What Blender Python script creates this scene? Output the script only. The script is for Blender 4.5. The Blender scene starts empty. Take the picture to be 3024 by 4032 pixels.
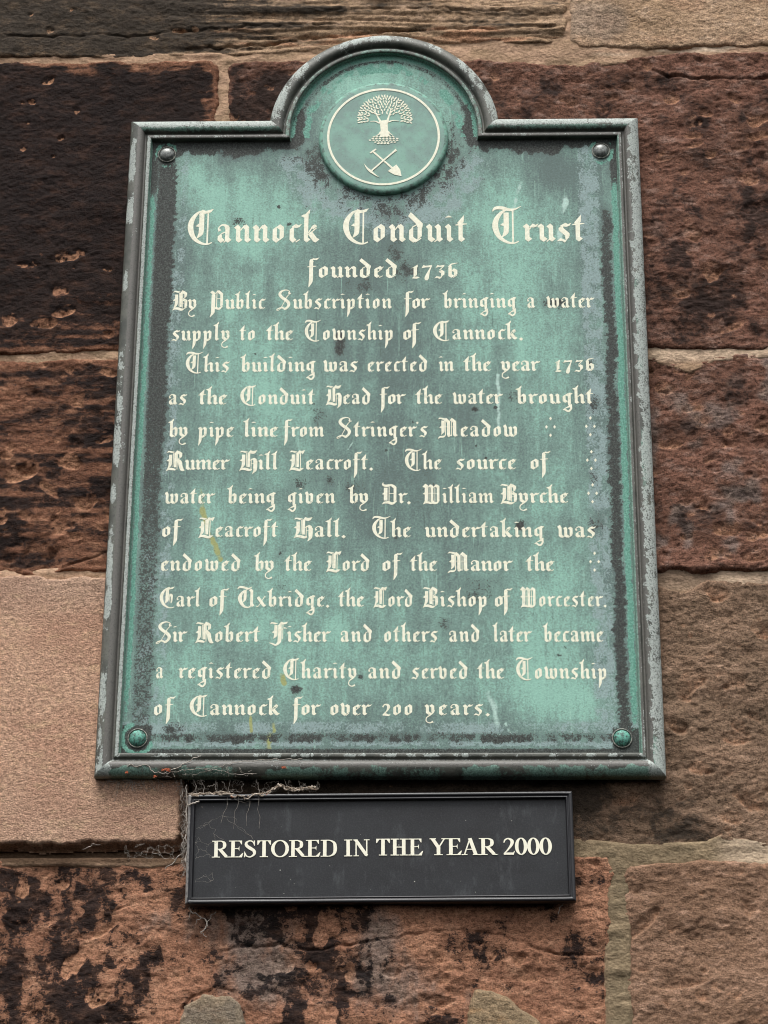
import bpy, math, random
import numpy as np
from mathutils import Matrix, Vector
from mathutils.geometry import delaunay_2d_cdt

S = bpy.context.scene
COL = S.collection
# ------------------------------------------------------------------ camera
CAM = np.array([0.06011294, -2.30855107, -0.66641645]); YAW, PITCH, ROLL = -0.0246805, 0.39661419, 0.00645903
FPX, PCX, PCY = 8969.0, 1512.0, 2016.0
_f = np.array([math.sin(YAW)*math.cos(PITCH), math.cos(YAW)*math.cos(PITCH), math.sin(PITCH)])
_r = np.array([math.cos(YAW), -math.sin(YAW), 0.0]); _u = np.cross(_r, _f)
RGT = _r*math.cos(ROLL)+_u*math.sin(ROLL); UPV = -_r*math.sin(ROLL)+_u*math.cos(ROLL)
cam = bpy.data.cameras.new('camera'); co = bpy.data.objects.new('camera', cam); COL.objects.link(co)
co.matrix_world = Matrix(((RGT[0], UPV[0], -_f[0], CAM[0]), (RGT[1], UPV[1], -_f[1], CAM[1]), (RGT[2], UPV[2], -_f[2], CAM[2]), (0, 0, 0, 1)))
cam.sensor_fit = 'VERTICAL'; cam.sensor_height = 24; cam.lens = 24*FPX/4032; cam.clip_start = .05; cam.clip_end = 200
S.camera = co
# ------------------------------------------------------------------ daylight (bright overcast, from high in front)
SUN_EL, SUN_AZ = math.radians(66), math.radians(-14)      # azimuth measured from straight out of the wall
w = bpy.data.worlds.new('World'); S.world = w; w.use_nodes = True
nt = w.node_tree; bg = nt.nodes['Background']
sky = nt.nodes.new('ShaderNodeTexSky'); sky.sky_type = 'NISHITA'; sky.sun_disc = False
sky.sun_elevation = SUN_EL; sky.sun_rotation = math.pi - SUN_AZ; sky.dust_density = 6; sky.air_density = 1.2
hs = nt.nodes.new('ShaderNodeHueSaturation'); hs.inputs['Saturation'].default_value = .25
nt.links.new(sky.outputs[0], hs.inputs['Color']); nt.links.new(hs.outputs[0], bg.inputs[0]); bg.inputs[1].default_value = .10
sl = bpy.data.lights.new('sun', 'SUN'); sl.energy = 1.5; sl.angle = math.radians(28); sl.color = (1, .98, .955)
so = bpy.data.objects.new('sun', sl); COL.objects.link(so); so.location = (-1, -4, 5)
_d = Vector((math.cos(SUN_EL)*math.sin(SUN_AZ), -math.cos(SUN_EL)*math.cos(SUN_AZ), math.sin(SUN_EL)))
so.rotation_euler = _d.to_track_quat('Z', 'Y').to_euler()
S.view_settings.view_transform = 'Standard'; S.view_settings.look = 'None'; S.view_settings.gamma = 1
S.view_settings.exposure = .96
S.render.engine = 'CYCLES'; S.cycles.filter_width = 1.05

# ------------------------------------------------------------------ helpers
def at(px, py, y):
    """point of the plane Y = y that the photograph shows at pixel (px, py)"""
    d = _f + RGT*(px-PCX)/FPX - UPV*(py-PCY)/FPX
    return CAM + d*((y-CAM[1])/d[1])
def topx(x, y, z):
    dx, dy, dz = x-CAM[0], y-CAM[1], z-CAM[2]
    q = dx*_f[0]+dy*_f[1]+dz*_f[2]
    return (PCX+FPX*(dx*RGT[0]+dy*RGT[1]+dz*RGT[2])/q, PCY-FPX*(dx*UPV[0]+dy*UPV[1]+dz*UPV[2])/q)
def lin(r, g, b): return tuple(((c/255)/12.92 if c < 10.3 else ((c/255+.055)/1.055)**2.4) for c in (r, g, b)) + (1,)
_rng = np.random.RandomState(5)
_TAB = _rng.rand(64, 256, 256).astype(np.float32)
def vnoise(x, z, seed=0):
    t = _TAB[seed % 64]; xi = np.floor(x).astype(int); zi = np.floor(z).astype(int); fx = x-xi; fz = z-zi
    fx = fx*fx*fx*(fx*(fx*6-15)+10); fz = fz*fz*fz*(fz*(fz*6-15)+10)
    a = t[xi & 255, zi & 255]; b = t[(xi+1) & 255, zi & 255]; c = t[xi & 255, (zi+1) & 255]; d = t[(xi+1) & 255, (zi+1) & 255]
    return (a*(1-fx)+b*fx)*(1-fz)+(c*(1-fx)+d*fx)*fz
def fbm(x, z, wx, wz, octv=4, seed=0, gain=.5):
    """zero-centred noise, features wx by wz metres"""
    o = 0; a = 1; n = 0
    for k in range(octv):
        o = o+a*(vnoise(x/wx*2**k+17.3*k+seed*3.7, z/wz*2**k+9.1*k+seed*1.3, seed+k*7)-.5); n += a; a *= gain
    return o/n*2
def sstep(a, b, x):
    t = np.clip((x-a)/(b-a), 0, 1); return t*t*(3-2*t)
def sdf(poly, X, Z):
    """signed distance to a polygon, positive inside"""
    d = np.full(X.shape, 1e9); ins = np.zeros(X.shape, bool); n = len(poly)
    for i in range(n):
        ax, az = poly[i]; bx, bz = poly[(i+1) % n]; ex, ez = bx-ax, bz-az
        t = np.clip(((X-ax)*ex+(Z-az)*ez)/(ex*ex+ez*ez+1e-18), 0, 1)
        d = np.minimum(d, np.hypot(X-ax-t*ex, Z-az-t*ez))
        m = (az > Z) != (bz > Z)
        ins ^= m & (X < ex*(Z-az)/(ez if abs(ez) > 1e-12 else 1e-12)+ax)
    return np.where(ins, d, -d)
def polyline_dist(pts, X, Z):
    d = np.full(X.shape, 1e9)
    for (ax, az), (bx, bz) in zip(pts, pts[1:]):
        ex, ez = bx-ax, bz-az; t = np.clip(((X-ax)*ex+(Z-az)*ez)/(ex*ex+ez*ez+1e-18), 0, 1)
        d = np.minimum(d, np.hypot(X-ax-t*ex, Z-az-t*ez))
    return d
def empty(name, loc, label, cat, group=None):
    o = bpy.data.objects.new(name, None); COL.objects.link(o); o.location = loc; o.empty_display_size = .05
    o['label'] = label; o['category'] = cat
    if group: o['group'] = group
    return o
def link(name, me, mat, parent=None, smooth=False):
    o = bpy.data.objects.new(name, me); COL.objects.link(o)
    if mat: me.materials.append(mat)
    if smooth: me.polygons.foreach_set('use_smooth', np.ones(len(me.polygons), bool))
    if parent:
        o.parent = parent
        if parent.type == 'EMPTY': o.matrix_parent_inverse = Matrix.Translation(-Vector(parent.location))
    return o
def mesh(name, verts, faces, mat, parent=None, smooth=False):
    me = bpy.data.meshes.new(name); me.from_pydata([tuple(v) for v in verts], [], [tuple(f) for f in faces]); me.update()
    return link(name, me, mat, parent, smooth)
def attr(me, name, val):
    a = me.attributes.new(name, 'FLOAT', 'POINT'); a.data.foreach_set('value', np.ascontiguousarray(val, np.float32))
def grid_mesh(name, X, Y, Z, keep, mat, parent, attrs, smooth=True):
    """quad sheet over a regular grid; keep = mask of vertices"""
    nr, nc = X.shape; idx = np.arange(nr*nc).reshape(nr, nc)
    k = keep[:-1, :-1] & keep[1:, :-1] & keep[:-1, 1:] & keep[1:, 1:]
    q = np.stack([idx[:-1, :-1][k], idx[:-1, 1:][k], idx[1:, 1:][k], idx[1:, :-1][k]], 1)
    used = np.unique(q); remap = np.full(nr*nc, -1); remap[used] = np.arange(len(used)); q = remap[q]
    me = bpy.data.meshes.new(name); me.vertices.add(len(used))
    co_ = np.stack([X.ravel()[used], Y.ravel()[used], Z.ravel()[used]], 1).astype(np.float32)
    me.vertices.foreach_set('co', co_.ravel()); me.loops.add(q.size); me.loops.foreach_set('vertex_index', q.ravel().astype(np.int32))
    me.polygons.add(len(q)); me.polygons.foreach_set('loop_start', np.arange(0, q.size, 4, dtype=np.int32))
    me.update(calc_edges=True)
    for n_, v in attrs.items(): attr(me, n_, v.ravel()[used])
    return link(name, me, mat, parent, smooth)

# ------------------------------------------------------------------ material kit
class NT:
    def __init__(s, name):
        s.m = bpy.data.materials.new(name); s.m.use_nodes = True; s.t = s.m.node_tree; s.b = s.t.nodes['Principled BSDF']
        s.g = s.t.nodes.new('ShaderNodeTexCoord').outputs['Object']
        gm = s.t.nodes.new('ShaderNodeNewGeometry'); s.pos = gm.outputs['Position']
    def n(s, ty, **k):
        o = s.t.nodes.new(ty)
        for a, v in k.items(): setattr(o, a, v)
        return o
    def put(s, sock, v):
        if hasattr(v, 'is_output'): s.t.links.new(v, sock)
        else: sock.default_value = v
    def attr(s, name): return s.n('ShaderNodeAttribute', attribute_name=name).outputs['Fac']
    def noise(s, size, detail=4, rough=.55, stretch=(1, 1, 1), dist=0, off=0):
        mp = s.n('ShaderNodeMapping'); s.put(mp.inputs[0], s.pos); mp.inputs['Scale'].default_value = tuple(1/(size*k) for k in stretch)
        mp.inputs['Location'].default_value = (off, off*1.7, off*.6)
        nz = s.n('ShaderNodeTexNoise'); s.put(nz.inputs['Vector'], mp.outputs[0]); nz.inputs['Scale'].default_value = 1
        nz.inputs['Detail'].default_value = detail; nz.inputs['Roughness'].default_value = rough; nz.inputs['Distortion'].default_value = dist
        return nz.outputs['Fac']
    def vor(s, size, stretch=(1, 1, 1), feature='F1'):
        mp = s.n('ShaderNodeMapping'); s.put(mp.inputs[0], s.pos); mp.inputs['Scale'].default_value = tuple(1/(size*k) for k in stretch)
        v = s.n('ShaderNodeTexVoronoi', feature=feature); s.put(v.inputs['Vector'], mp.outputs[0]); v.inputs['Scale'].default_value = 1
        return v.outputs['Distance']
    def math(s, op, a, b=0., c=None):
        m = s.n('ShaderNodeMath', operation=op); s.put(m.inputs[0], a); s.put(m.inputs[1], b)
        if c is not None: s.put(m.inputs[2], c)
        return m.outputs[0]
    def ramp(s, x, a, b):      # smoothstep
        r = s.n('ShaderNodeMapRange', interpolation_type='SMOOTHSTEP'); s.put(r.inputs[0], x); s.put(r.inputs[1], a); s.put(r.inputs[2], b); return r.outputs[0]
    def mix(s, f, a, b, blend='MIX'):
        m = s.n('ShaderNodeMix', data_type='RGBA', blend_type=blend); s.put(m.inputs[0], f); s.put(m.inputs[6], a); s.put(m.inputs[7], b); return m.outputs[2]
    def done(s, col, rough=.8, bump=None, bstr=.5, bdist=.001, metal=0, spec=.3):
        s.put(s.b.inputs['Base Color'], col); s.put(s.b.inputs['Roughness'], rough); s.put(s.b.inputs['Metallic'], metal); s.b.inputs['Specular IOR Level'].default_value = spec
        if bump is not None:
            b = s.n('ShaderNodeBump'); b.inputs['Strength'].default_value = bstr; b.inputs['Distance'].default_value = bdist
            s.put(b.inputs['Height'], bump); s.t.links.new(b.outputs[0], s.b.inputs['Normal'])
        return s.m

# ------------------------------------------------------------------ lettering: pen-drawn blackletter and roman capitals

NA=math.radians(40)
def hull(pts):
    pts=sorted(set((round(a,5),round(b,5)) for a,b in pts))
    def half(ps):
        o=[]
        for p in ps:
            while len(o)>1 and (o[-1][0]-o[-2][0])*(p[1]-o[-2][1])-(o[-1][1]-o[-2][1])*(p[0]-o[-2][0])<=0: o.pop()
            o.append(p)
        return o
    a=half(pts);b=half(pts[::-1]);return a[:-1]+b[:-1]
def P(*pts,w=.224,t=.042):
    """broad nib held at 40 degrees dragged along the points"""
    nx,ny=math.cos(NA)*w/2,math.sin(NA)*w/2; tx,ty=-math.sin(NA)*t/2,math.cos(NA)*t/2
    nib=[(nx+tx,ny+ty),(-nx+tx,-ny+ty),(-nx-tx,-ny-ty),(nx-tx,ny-ty)]
    return [hull([(p[0]+a,p[1]+b) for p in (pts[i],pts[i+1]) for a,b in nib]) for i in range(len(pts)-1)]
def spline(ps,n=6):
    if len(ps)<3: return ps
    o=[];q=[tuple(2*a-b for a,b in zip(ps[0],ps[1]))]+list(ps)+[tuple(2*a-b for a,b in zip(ps[-1],ps[-2]))]
    for i in range(1,len(q)-2):
        for k in range(n):
            t=k/n;c=[]
            for d in range(3):
                p0,p1,p2,p3=(q[i+j][d] for j in (-1,0,1,2))
                c.append(.5*(2*p1+(p2-p0)*t+(2*p0-5*p1+4*p2-p3)*t*t+(3*p1-p0-3*p2+p3)*t**3))
            o.append(tuple(c))
    o.append(tuple(ps[-1]));return o
def T(*pts,smooth=True,n=5):
    """stroke of varying width: points are (x,y,width)"""
    s=spline(pts,n) if smooth else list(pts);L=[];R=[]
    for i,(x,y,w) in enumerate(s):
        a=s[max(i-1,0)];b=s[min(i+1,len(s)-1)];dx,dy=b[0]-a[0],b[1]-a[1];l=math.hypot(dx,dy) or 1;w=max(w,.012)
        L.append((x-dy/l*w/2,y+dx/l*w/2));R.append((x+dy/l*w/2,y-dx/l*w/2))
    return [hull([L[i],L[i+1],R[i],R[i+1]]) for i in range(len(s)-1)]
def H(*pts,t=.052): return T(*[(x,y,t) for x,y in pts],smooth=False)
def G(*pts): return [list(pts)]
FOOT=lambda x:P((x,.24),(x+.11,.13))
def stem(x,y0=.77,y1=.22): return P((x-.10,y0+.10),(x,y0),(x,y1),(x+.11,y1-.09))
def asc(x,h=1.5,y1=.22): return P((x,h),(x,y1),(x+.11,y1-.09))+G((x-.26,h-.12),(x-.10,h-.02),(x-.10,h-.2))+G((x,h+.05),(x+.17,h+.22),(x+.146,h))
def flag(x,y): return G((x-.17,y-.06),(x-.02,y+.12),(x+.10,y+.05),(x+.25,y+.12),(x+.16,y-.03),(x+.02,y-.09))
FT=lambda x,b:T((x,.70,.22),(x,.0,.22),(x-.03,-.3,.19),(x-.13,-b,.03))
DOT=G((.02,1.27),(.12,1.35),(.20,1.38),(.36,1.29),(.20,1.285))
def dia(x,y,r=.13): return G((x-r,y),(x,y-r),(x+r,y),(x,y+r))
BOWLR=P((.40,.87),(.53,.76),(.53,.28))
GL={}
GL['a']=(.74,T((.16,.64,.16),(.10,.78,.06),(.24,.93,.07),(.40,.92,.12),(.52,.80,.26))+P((.52,.76),(.52,.22),(.63,.13))+P((.17,.36),(.17,.24),(.30,.12))+H((.08,.34),(.28,.52),(.5,.62))+H((.36,.06),(.55,.24)))
GL['b']=(.70,asc(.17,1.45,.24)+P((.17,.24),(.32,.12))+BOWLR+H((.27,.68),(.44,.92))+H((.38,.06),(.6,.26)))
GL['c']=(.55,P((.17,.76),(.17,.24),(.30,.12))+H((.36,.06),(.56,.20))+H((.18,.82),(.34,.94))+flag(.38,.86))
GL['d']=(.76,G((.02,1.36),(.15,1.56),(.72,.98),(.70,.78),(.45,.80),(.44,.92))+P((.57,.82),(.57,.28))+P((.17,.70),(.17,.24),(.34,.10),(.40,.13))+H((.20,.78),(.48,.95))+H((.36,.04),(.64,.24)))
GL['e']=(.60,P((.17,.76),(.17,.24),(.30,.12))+H((.36,.06),(.58,.20))+P((.34,.87),(.46,.76),w=.235)+H((.55,.76),(.22,.44))+H((.46,.76),(.62,.90),t=.05))
GL['f']=(.50,T((.24,1.40,.26),(.20,1.25,.23),(.20,.0,.23),(.17,-.3,.2),(.07,-.66,.03))+G((.10,1.30),(.30,1.58),(.42,1.54),(.68,1.62),(.52,1.42),(.30,1.44))+T((-.03,.90,.05),(.20,.93,.10),(.50,.95,.04)))
GL['g']=(.72,P((.17,.76),(.17,.34),(.32,.22))+P((.33,.88),(.52,.78),(.52,.02))+H((.40,.17),(.6,.34))+P((.48,.95),(.66,.90),w=.2)+T((.58,.02,.24),(.56,-.14,.2),(.32,-.28,.07),(.08,-.46,.05))+T((.06,-.47,.03),(.22,-.46,.13),(.44,-.60,.14),(.62,-.38,.14),(.62,-.12,.14),(.58,.0,.2)))
GL['h']=(.74,asc(.17,1.48)+H((.28,.66),(.48,.90))+P((.46,.86),(.58,.76),(.58,.22),(.69,.13)))
GL['i']=(.42,stem(.20)+DOT)
GL['k']=(.80,asc(.17,1.5)+H((.28,.52),(.52,.92))+P((.50,.87),(.58,.80),w=.235)+H((.66,.78),(.32,.46))+P((.36,.52),(.60,.18),(.70,.13),w=.235))
GL['l']=(.42,asc(.18,1.5))
GL['m']=(1.14,stem(.17)+H((.27,.66),(.46,.92))+P((.47,.88),(.58,.77),(.58,.22),(.66,.15))+H((.68,.66),(.86,.92))+P((.87,.88),(.98,.77),(.98,.22),(1.09,.13)))
GL['n']=(.74,stem(.17)+H((.27,.66),(.46,.92))+P((.47,.88),(.58,.77),(.58,.22),(.69,.13)))
GL['o']=(.68,P((.17,.76),(.17,.24),(.32,.12))+P((.34,.88),(.50,.76),(.50,.26)))
GL['p']=(.72,P((.06,.86),(.17,.77),(.17,.6))+FT(.17,.66)+BOWLR+H((.27,.68),(.44,.92))+H((.22,.06),(.44,.10))+P((.30,.14),(.42,.09),w=.24)+H((.4,.06),(.62,.26)))
GL['r']=(.54,stem(.17)+H((.27,.66),(.42,.92))+flag(.44,.84))
GL['s']=(.62,P((.17,.78),(.19,.66),(.46,.40),(.46,.26))+H((.16,.82),(.36,.95))+flag(.40,.87)+H((.52,.28),(.34,.06))+G((-.02,.06),(.14,.22),(.28,.16),(.42,.10),(.34,-.01),(.22,.08)))
GL['t']=(.50,P((.20,1.06),(.20,.22),(.31,.13))+G((.04,1.0),(.36,1.40),(.346,1.05),(.2,.9))+T((-.04,.89,.04),(.16,.93,.10),(.50,.95,.04)))
GL['u']=(.74,P((.07,.87),(.17,.77),(.17,.24),(.32,.12))+H((.38,.05),(.60,.24))+stem(.58))
GL['v']=(.70,P((.08,1.02),(.17,.82),(.17,.24),(.34,.10))+P((.38,.88),(.52,.78),(.52,.28))+H((.36,.02),(.6,.26)))
GL['w']=(1.06,P((.08,1.02),(.17,.82),(.17,.24),(.30,.12))+P((.46,.86),(.54,.78),(.54,.24),(.68,.12))+H((.3,.04),(.54,.24))+P((.78,.88),(.90,.78),(.90,.28))+H((.68,.03),(.96,.26)))
GL['x']=(.80,P((.14,.86),(.58,.18),(.68,.13))+T((.70,.92,.13),(.60,.84,.06),(.20,.14,.05),(.04,.08,.13)))
GL['y']=(.72,P((.07,.88),(.17,.78),(.17,.32),(.34,.17))+P((.40,.88),(.54,.76),(.54,.42))+T((.60,.50,.16),(.54,.28,.13),(.34,.06,.10),(.12,-.14,.07),(.10,-.42,.07),(.32,-.56,.08),(.56,-.46,.15)))
GL['.']=(.32,dia(.15,.10,.15))
GL[',']=(.32,dia(.15,.10,.14))
GL["'"]=(.10,dia(.04,1.25,.11))
GL['1']=(.48,P((.22,.86),(.22,.20))+G((-.02,.76),(.36,1.06),(.36,.85),(.2,.85))+G((.02,.0),(.12,.13),(.34,.13),(.48,.07),(.30,-.04)))
GL['7']=(.66,G((.0,.78),(.10,1.02),(.24,.96),(.62,1.02),(.58,.86),(.24,.84),(.08,.80))+T((.58,.94,.07),(.46,.62,.10),(.34,.20,.22),(.30,-.06,.24),(.34,-.16,.04)))
GL['3']=(.62,G((.06,.80),(.16,1.03),(.30,.97),(.58,1.03),(.56,.90),(.20,.86))+H((.56,.96),(.28,.62))+P((.34,.56),(.48,.46),(.48,.24))+H((.52,.28),(.30,.02))+G((-.02,.0),(.12,.16),(.28,.12),(.42,.08),(.30,-.05),(.16,.03)))
GL['6']=(.68,P((.18,.86),(.18,.24),(.33,.12))+P((.36,.66),(.51,.56),(.51,.26))+T((.12,.84,.16),(.24,1.06,.10),(.40,1.12,.08),(.62,1.18,.03))+H((.26,.52),(.42,.74))+H((.36,.05),(.58,.24)))
GL['2']=(.60,T((.04,.72,.10),(.16,.92,.09),(.36,.92,.16),(.46,.74,.22),(.34,.42,.10),(.06,.10,.06))+T((.04,.06,.05),(.22,.12,.20),(.44,.06,.14),(.58,.12,.03)))
GL['0']=GL['o']
# capitals
CRES=lambda x0=0:T((x0+.72,1.70,.03),(x0+.42,1.54,.12),(x0+.18,1.16,.22),(x0+.14,.74,.25),(x0+.30,.30,.19),(x0+.60,.04,.13),(x0+.90,-.03,.08),(x0+1.12,.06,.05))
INN=lambda x:T((x,1.52,.22),(x,.66,.22),(x-.05,.46,.18),(x-.18,.28,.03))+G((x-.26,.88),(x-.12,1.02),(x-.10,.84))
GL['C']=(1.18,CRES()+INN(.62)+G((.48,1.44),(.62,1.72),(.80,1.66),(1.14,1.76),(1.02,1.58),(.78,1.52))+H((.90,1.58),(.90,.0),t=.07))
GL['T']=(1.22,CRES()+INN(.60)+T((.02,1.58,.03),(.14,1.74,.14),(.40,1.76,.17),(.74,1.66,.14),(1.0,1.70,.08),(1.24,1.84,.02))+H((.88,1.64),(.88,.0),t=.07))
GL['E']=(1.10,CRES()+T((.56,1.52,.24),(.56,.70,.24),(.50,.5,.16),(.40,.34,.03))+G((.42,1.44),(.58,1.72),(.76,1.66),(1.08,1.76),(.96,1.58),(.72,1.52))+H((.40,.86),(.86,1.16))+P((.80,1.06),(.88,1.0),w=.22)+T((.90,1.02,.16),(.90,.6,.13),(.86,.36,.05))+H((.72,.98),(.72,.5),t=.05))
SL=lambda:T((.20,1.36,.22),(.20,.60,.22),(.14,.36,.16),(.02,.14,.04))+H((.40,1.5),(.40,.32),t=.045)+G((-.06,.84),(.08,1.0),(.10,.78))
TF=G((-.08,1.54),(.04,1.70),(.22,1.68),(.44,1.62),(.50,1.60),(.30,1.50),(.10,1.58))
BASE=T((-.06,-.02,.03),(.10,.12,.16),(.34,.13,.22),(.60,.04,.20),(.78,.10,.10))
GL['B']=(1.06,SL()+TF+T((.53,1.50,.18),(.53,.28,.17))+G((.44,1.44),(.62,1.74),(.76,1.66),(.60,1.4))+P((.70,1.58),(.88,1.44),(.88,1.22))+H((.94,1.2),(.66,.96))+P((.74,.92),(.92,.80),(.92,.28))+BASE+H((.74,.06),(1.0,.26))+H((.66,1.5),(.66,.2),t=.05)+H((.6,.55),(.8,.62),t=.04))
GL['R']=(1.18,SL()+TF+T((.55,1.52,.18),(.55,.28,.17))+G((.44,1.44),(.64,1.74),(.78,1.66),(.62,1.4))+P((.74,1.58),(.90,1.44),(.90,1.20))+H((.98,1.2),(.64,.92))+T((.70,.92,.22),(.86,.72,.28),(.92,.40,.26),(1.04,.08,.24),(1.20,.02,.08))+T((-.06,-.02,.03),(.10,.12,.16),(.34,.13,.20),(.58,.06,.12))+H((.68,1.5),(.68,.1),t=.05))
GL['L']=(.98,SL()+TF+T((.53,1.54,.18),(.53,.28,.17))+G((.44,1.44),(.62,1.72),(.78,1.66),(1.02,1.74),(.96,1.52),(.86,1.38),(.78,1.52),(.62,1.42))+BASE+G((.56,.02),(.72,.20),(.98,.20),(.82,.02),(.66,-.08))+H((.72,1.52),(.72,.15),t=.06))
GL['H']=(1.12,SL()+TF+T((.55,1.54,.18),(.55,.28,.17))+G((.46,1.44),(.64,1.74),(.82,1.66),(1.10,1.74),(.98,1.48),(.84,1.42),(.66,1.46))+BASE+H((.64,.86),(.88,1.06))+P((.86,1.0),(.98,.90),(.98,.5))+T((1.0,.84,.27),(1.0,.28,.26),(.98,.0,.20),(.82,-.28,.03))+H((.72,1.0),(.72,.1),t=.05)+H((.72,.6),(.9,.6),t=.04))
GL['P']=(1.04,P((.04,1.60),(.20,1.46),(.20,.8))+T((.20,1.3,.28),(.20,.0,.28),(.17,-.28,.22),(-.02,-.64,.03))+P((.54,1.64),(.82,1.38),(.84,.40))+H((.28,1.36),(.54,1.72))+T((.20,.14,.05),(.42,.16,.18),(.66,.10,.18),(.92,.36,.08))+H((.46,1.5),(.46,.2),t=.06)+H((.46,.98),(.76,.98),t=.05))
GL['S']=(1.12,T((1.06,1.38,.03),(.90,1.44,.12),(.92,1.62,.06),(.66,1.72,.09),(.34,1.60,.16),(.22,1.34,.22),(.40,1.06,.24),(.70,.82,.24),(.90,.56,.24),(.86,.28,.19),(.64,.04,.18))+H((.32,1.16),(.86,.66),t=.01)+T((1.04,1.48,.03),(.74,1.10,.06),(.54,.60,.05),(.36,.24,.03))+T((.68,.02,.18),(.44,.16,.12),(.20,.12,.10),(.02,.0,.06),(.08,-.08,.05),(.24,.02,.04),(.44,.26,.04)))
GL['M']=(1.34,TF+T((.28,1.44,.24),(.28,.60,.22),(.24,.40,.14),(.16,.24,.03))+G((.02,.84),(.16,1.0),(.18,.78))+P((.44,1.56),(.54,1.46),(.66,1.3))+T((.66,1.40,.21),(.66,.20,.21))+P((.66,.2),(.74,.1),w=.235)+P((.84,1.56),(.96,1.46),(1.06,1.32))+T((1.08,1.42,.23),(1.08,.2,.23))+P((1.08,.22),(1.20,.13))+H((.36,1.42),(.50,1.66))+H((.76,1.42),(.90,1.66))+T((.46,.50,.05),(.44,.2,.06),(.30,.06,.15),(.08,.04,.13),(-.06,-.10,.03))+H((.44,1.5),(.44,.2),t=.05)+H((.86,1.5),(.86,.1),t=.05)+H((.44,.9),(.62,.9),t=.04)+H((.8,.9),(1.0,.9),t=.04))
GL['W']=(1.32,G((-.08,1.46),(.14,1.74),(.34,1.6),(.3,1.3),(.18,1.36))+T((.22,1.40,.24),(.22,.40,.24),(.16,.26,.14),(.04,.06,.03))+G((-.06,.86),(.08,1.0),(.12,.80))+P((.50,1.58),(.64,1.46),(.64,.26),(.72,.12))+P((.94,1.58),(1.10,1.46),(1.10,.28))+T((-.02,-.02,.03),(.14,.12,.16),(.36,.13,.18),(.58,.06,.16),(.66,.10,.1))+T((.60,.12,.1),(.80,.08,.22),(1.0,.10,.16),(1.2,.3,.05))+H((.42,1.5),(.42,.2),t=.05)+H((.86,1.5),(.86,.1),t=.05)+H((.32,1.4),(.52,1.68))+H((.74,1.4),(.96,1.68))+H((.34,.92),(.6,.92),t=.04)+H((.72,.92),(1.0,.92),t=.04))
GL['D']=(1.08,T((.22,1.40,.26),(.22,.30,.26))+T((.04,1.84,.04),(.02,1.66,.14),(.24,1.56,.20),(.60,1.62,.18),(.80,1.5,.2))+P((.72,1.56),(.88,1.40),(.88,.30))+G((-.04,.84),(.10,1.0),(.12,.80))+T((-.02,-.02,.03),(.14,.12,.16),(.42,.14,.22),(.70,.04,.20),(1.0,.28,.10))+H((.46,1.5),(.46,.2),t=.06)+H((.46,.9),(.78,.9),t=.05))
GL['U']=(1.20,T((.66,1.50,.05),(.40,1.36,.14),(.18,1.04,.24),(.14,.70,.28),(.30,.28,.22),(.54,.04,.16),(.80,.02,.10),(.98,.22,.05))+T((.50,1.42,.20),(.50,.76,.20),(.44,.56,.12),(.34,.42,.03))+T((-.06,1.54,.03),(.08,1.70,.15),(.36,1.70,.18),(.72,1.58,.14),(1.0,1.74,.03))+P((.86,1.50),(.98,1.36),(.98,.24),(1.10,.13)))
GL['F']=(1.10,TF+T((.36,1.44,.22),(.36,.70,.24),(.30,.5,.16),(.20,.34,.03))+G((.08,.84),(.22,1.0),(.24,.78))+T((.64,1.46,.25),(.64,.30,.27),(.58,.02,.22),(.38,-.18,.14),(.14,-.08,.12),(-.08,.0,.03))+G((.54,1.44),(.72,1.74),(.90,1.66),(1.22,1.74),(1.10,1.54),(.84,1.50))+T((.92,1.2,.10),(1.0,1.22,.1),(1.16,1.16,.02))+H((.86,1.54),(.86,.3),t=.05)+H((.7,.9),(.86,1.2),t=.04))
# serif roman capitals, cap height 1
SW=.150
def bar(x0,y0,x1,y1,w): return T((x0,y0,w),(x1,y1,w),smooth=False)
def vst(x,y0=0,y1=1,w=SW,l=.10): return bar(x,y0,x,y1,w)+(bar(x-w/2-l,y0+.025,x+w/2+l,y0+.025,.05) if y0==0 else [])+(bar(x-w/2-l,y1-.025,x+w/2+l,y1-.025,.05) if y1==1 else [])
RO={}
BOWL=lambda x,yt,yb,r,b=.045:T((x,yt-b/2,b),(x+r*.55,yt-b/2-.005,.06),(x+r*.93,(yt*.78+yb*.22),.12),(x+r,(yt+yb)/2,.145),(x+r*.93,(yt*.22+yb*.78),.12),(x+r*.55,yb+b/2+.005,.06),(x,yb+b/2,b))
RO['R']=(.72,vst(.18)+BOWL(.2,1,.47,.34)+bar(.34,.50,.62,.05,.15)+bar(.58,.025,.76,.025,.05))
RO['E']=(.63,vst(.18)+bar(.2,.975,.56,.975,.05)+bar(.2,.025,.56,.025,.05)+bar(.2,.52,.44,.52,.05)+G((.44,.98),(.56,1.0),(.565,.77),(.535,.77))+G((.42,.02),(.57,.0),(.63,.26),(.595,.26))+G((.40,.52),(.455,.66),(.455,.37)))
RO['S']=(.56,T((.46,.74,.04),(.38,.93,.06),(.24,.975,.07),(.11,.86,.10),(.14,.68,.15),(.30,.52,.17),(.44,.38,.15),(.46,.18,.11),(.30,.025,.07),(.14,.07,.06),(.05,.28,.04))+G((.43,.99),(.48,1.0),(.48,.68),(.45,.68))+G((.03,.0),(.08,.02),(.06,.34),(.03,.34)))
RO['T']=(.62,vst(.31,0,.98)+bar(.02,.975,.60,.975,.05)+G((.02,1.0),(.02,.74),(.05,.74),(.16,.96))+G((.60,1.0),(.60,.74),(.57,.74),(.46,.96)))
def oval(cx,rx,ry=.515,wt=.15,wn=.055):
    return T(*[(cx+(rx-.06)*math.cos(a),.5+(ry-.03)*math.sin(a),wn+(wt-wn)*abs(math.cos(a))**1.3) for a in [k*math.pi/12 for k in range(25)]],smooth=False)
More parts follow.
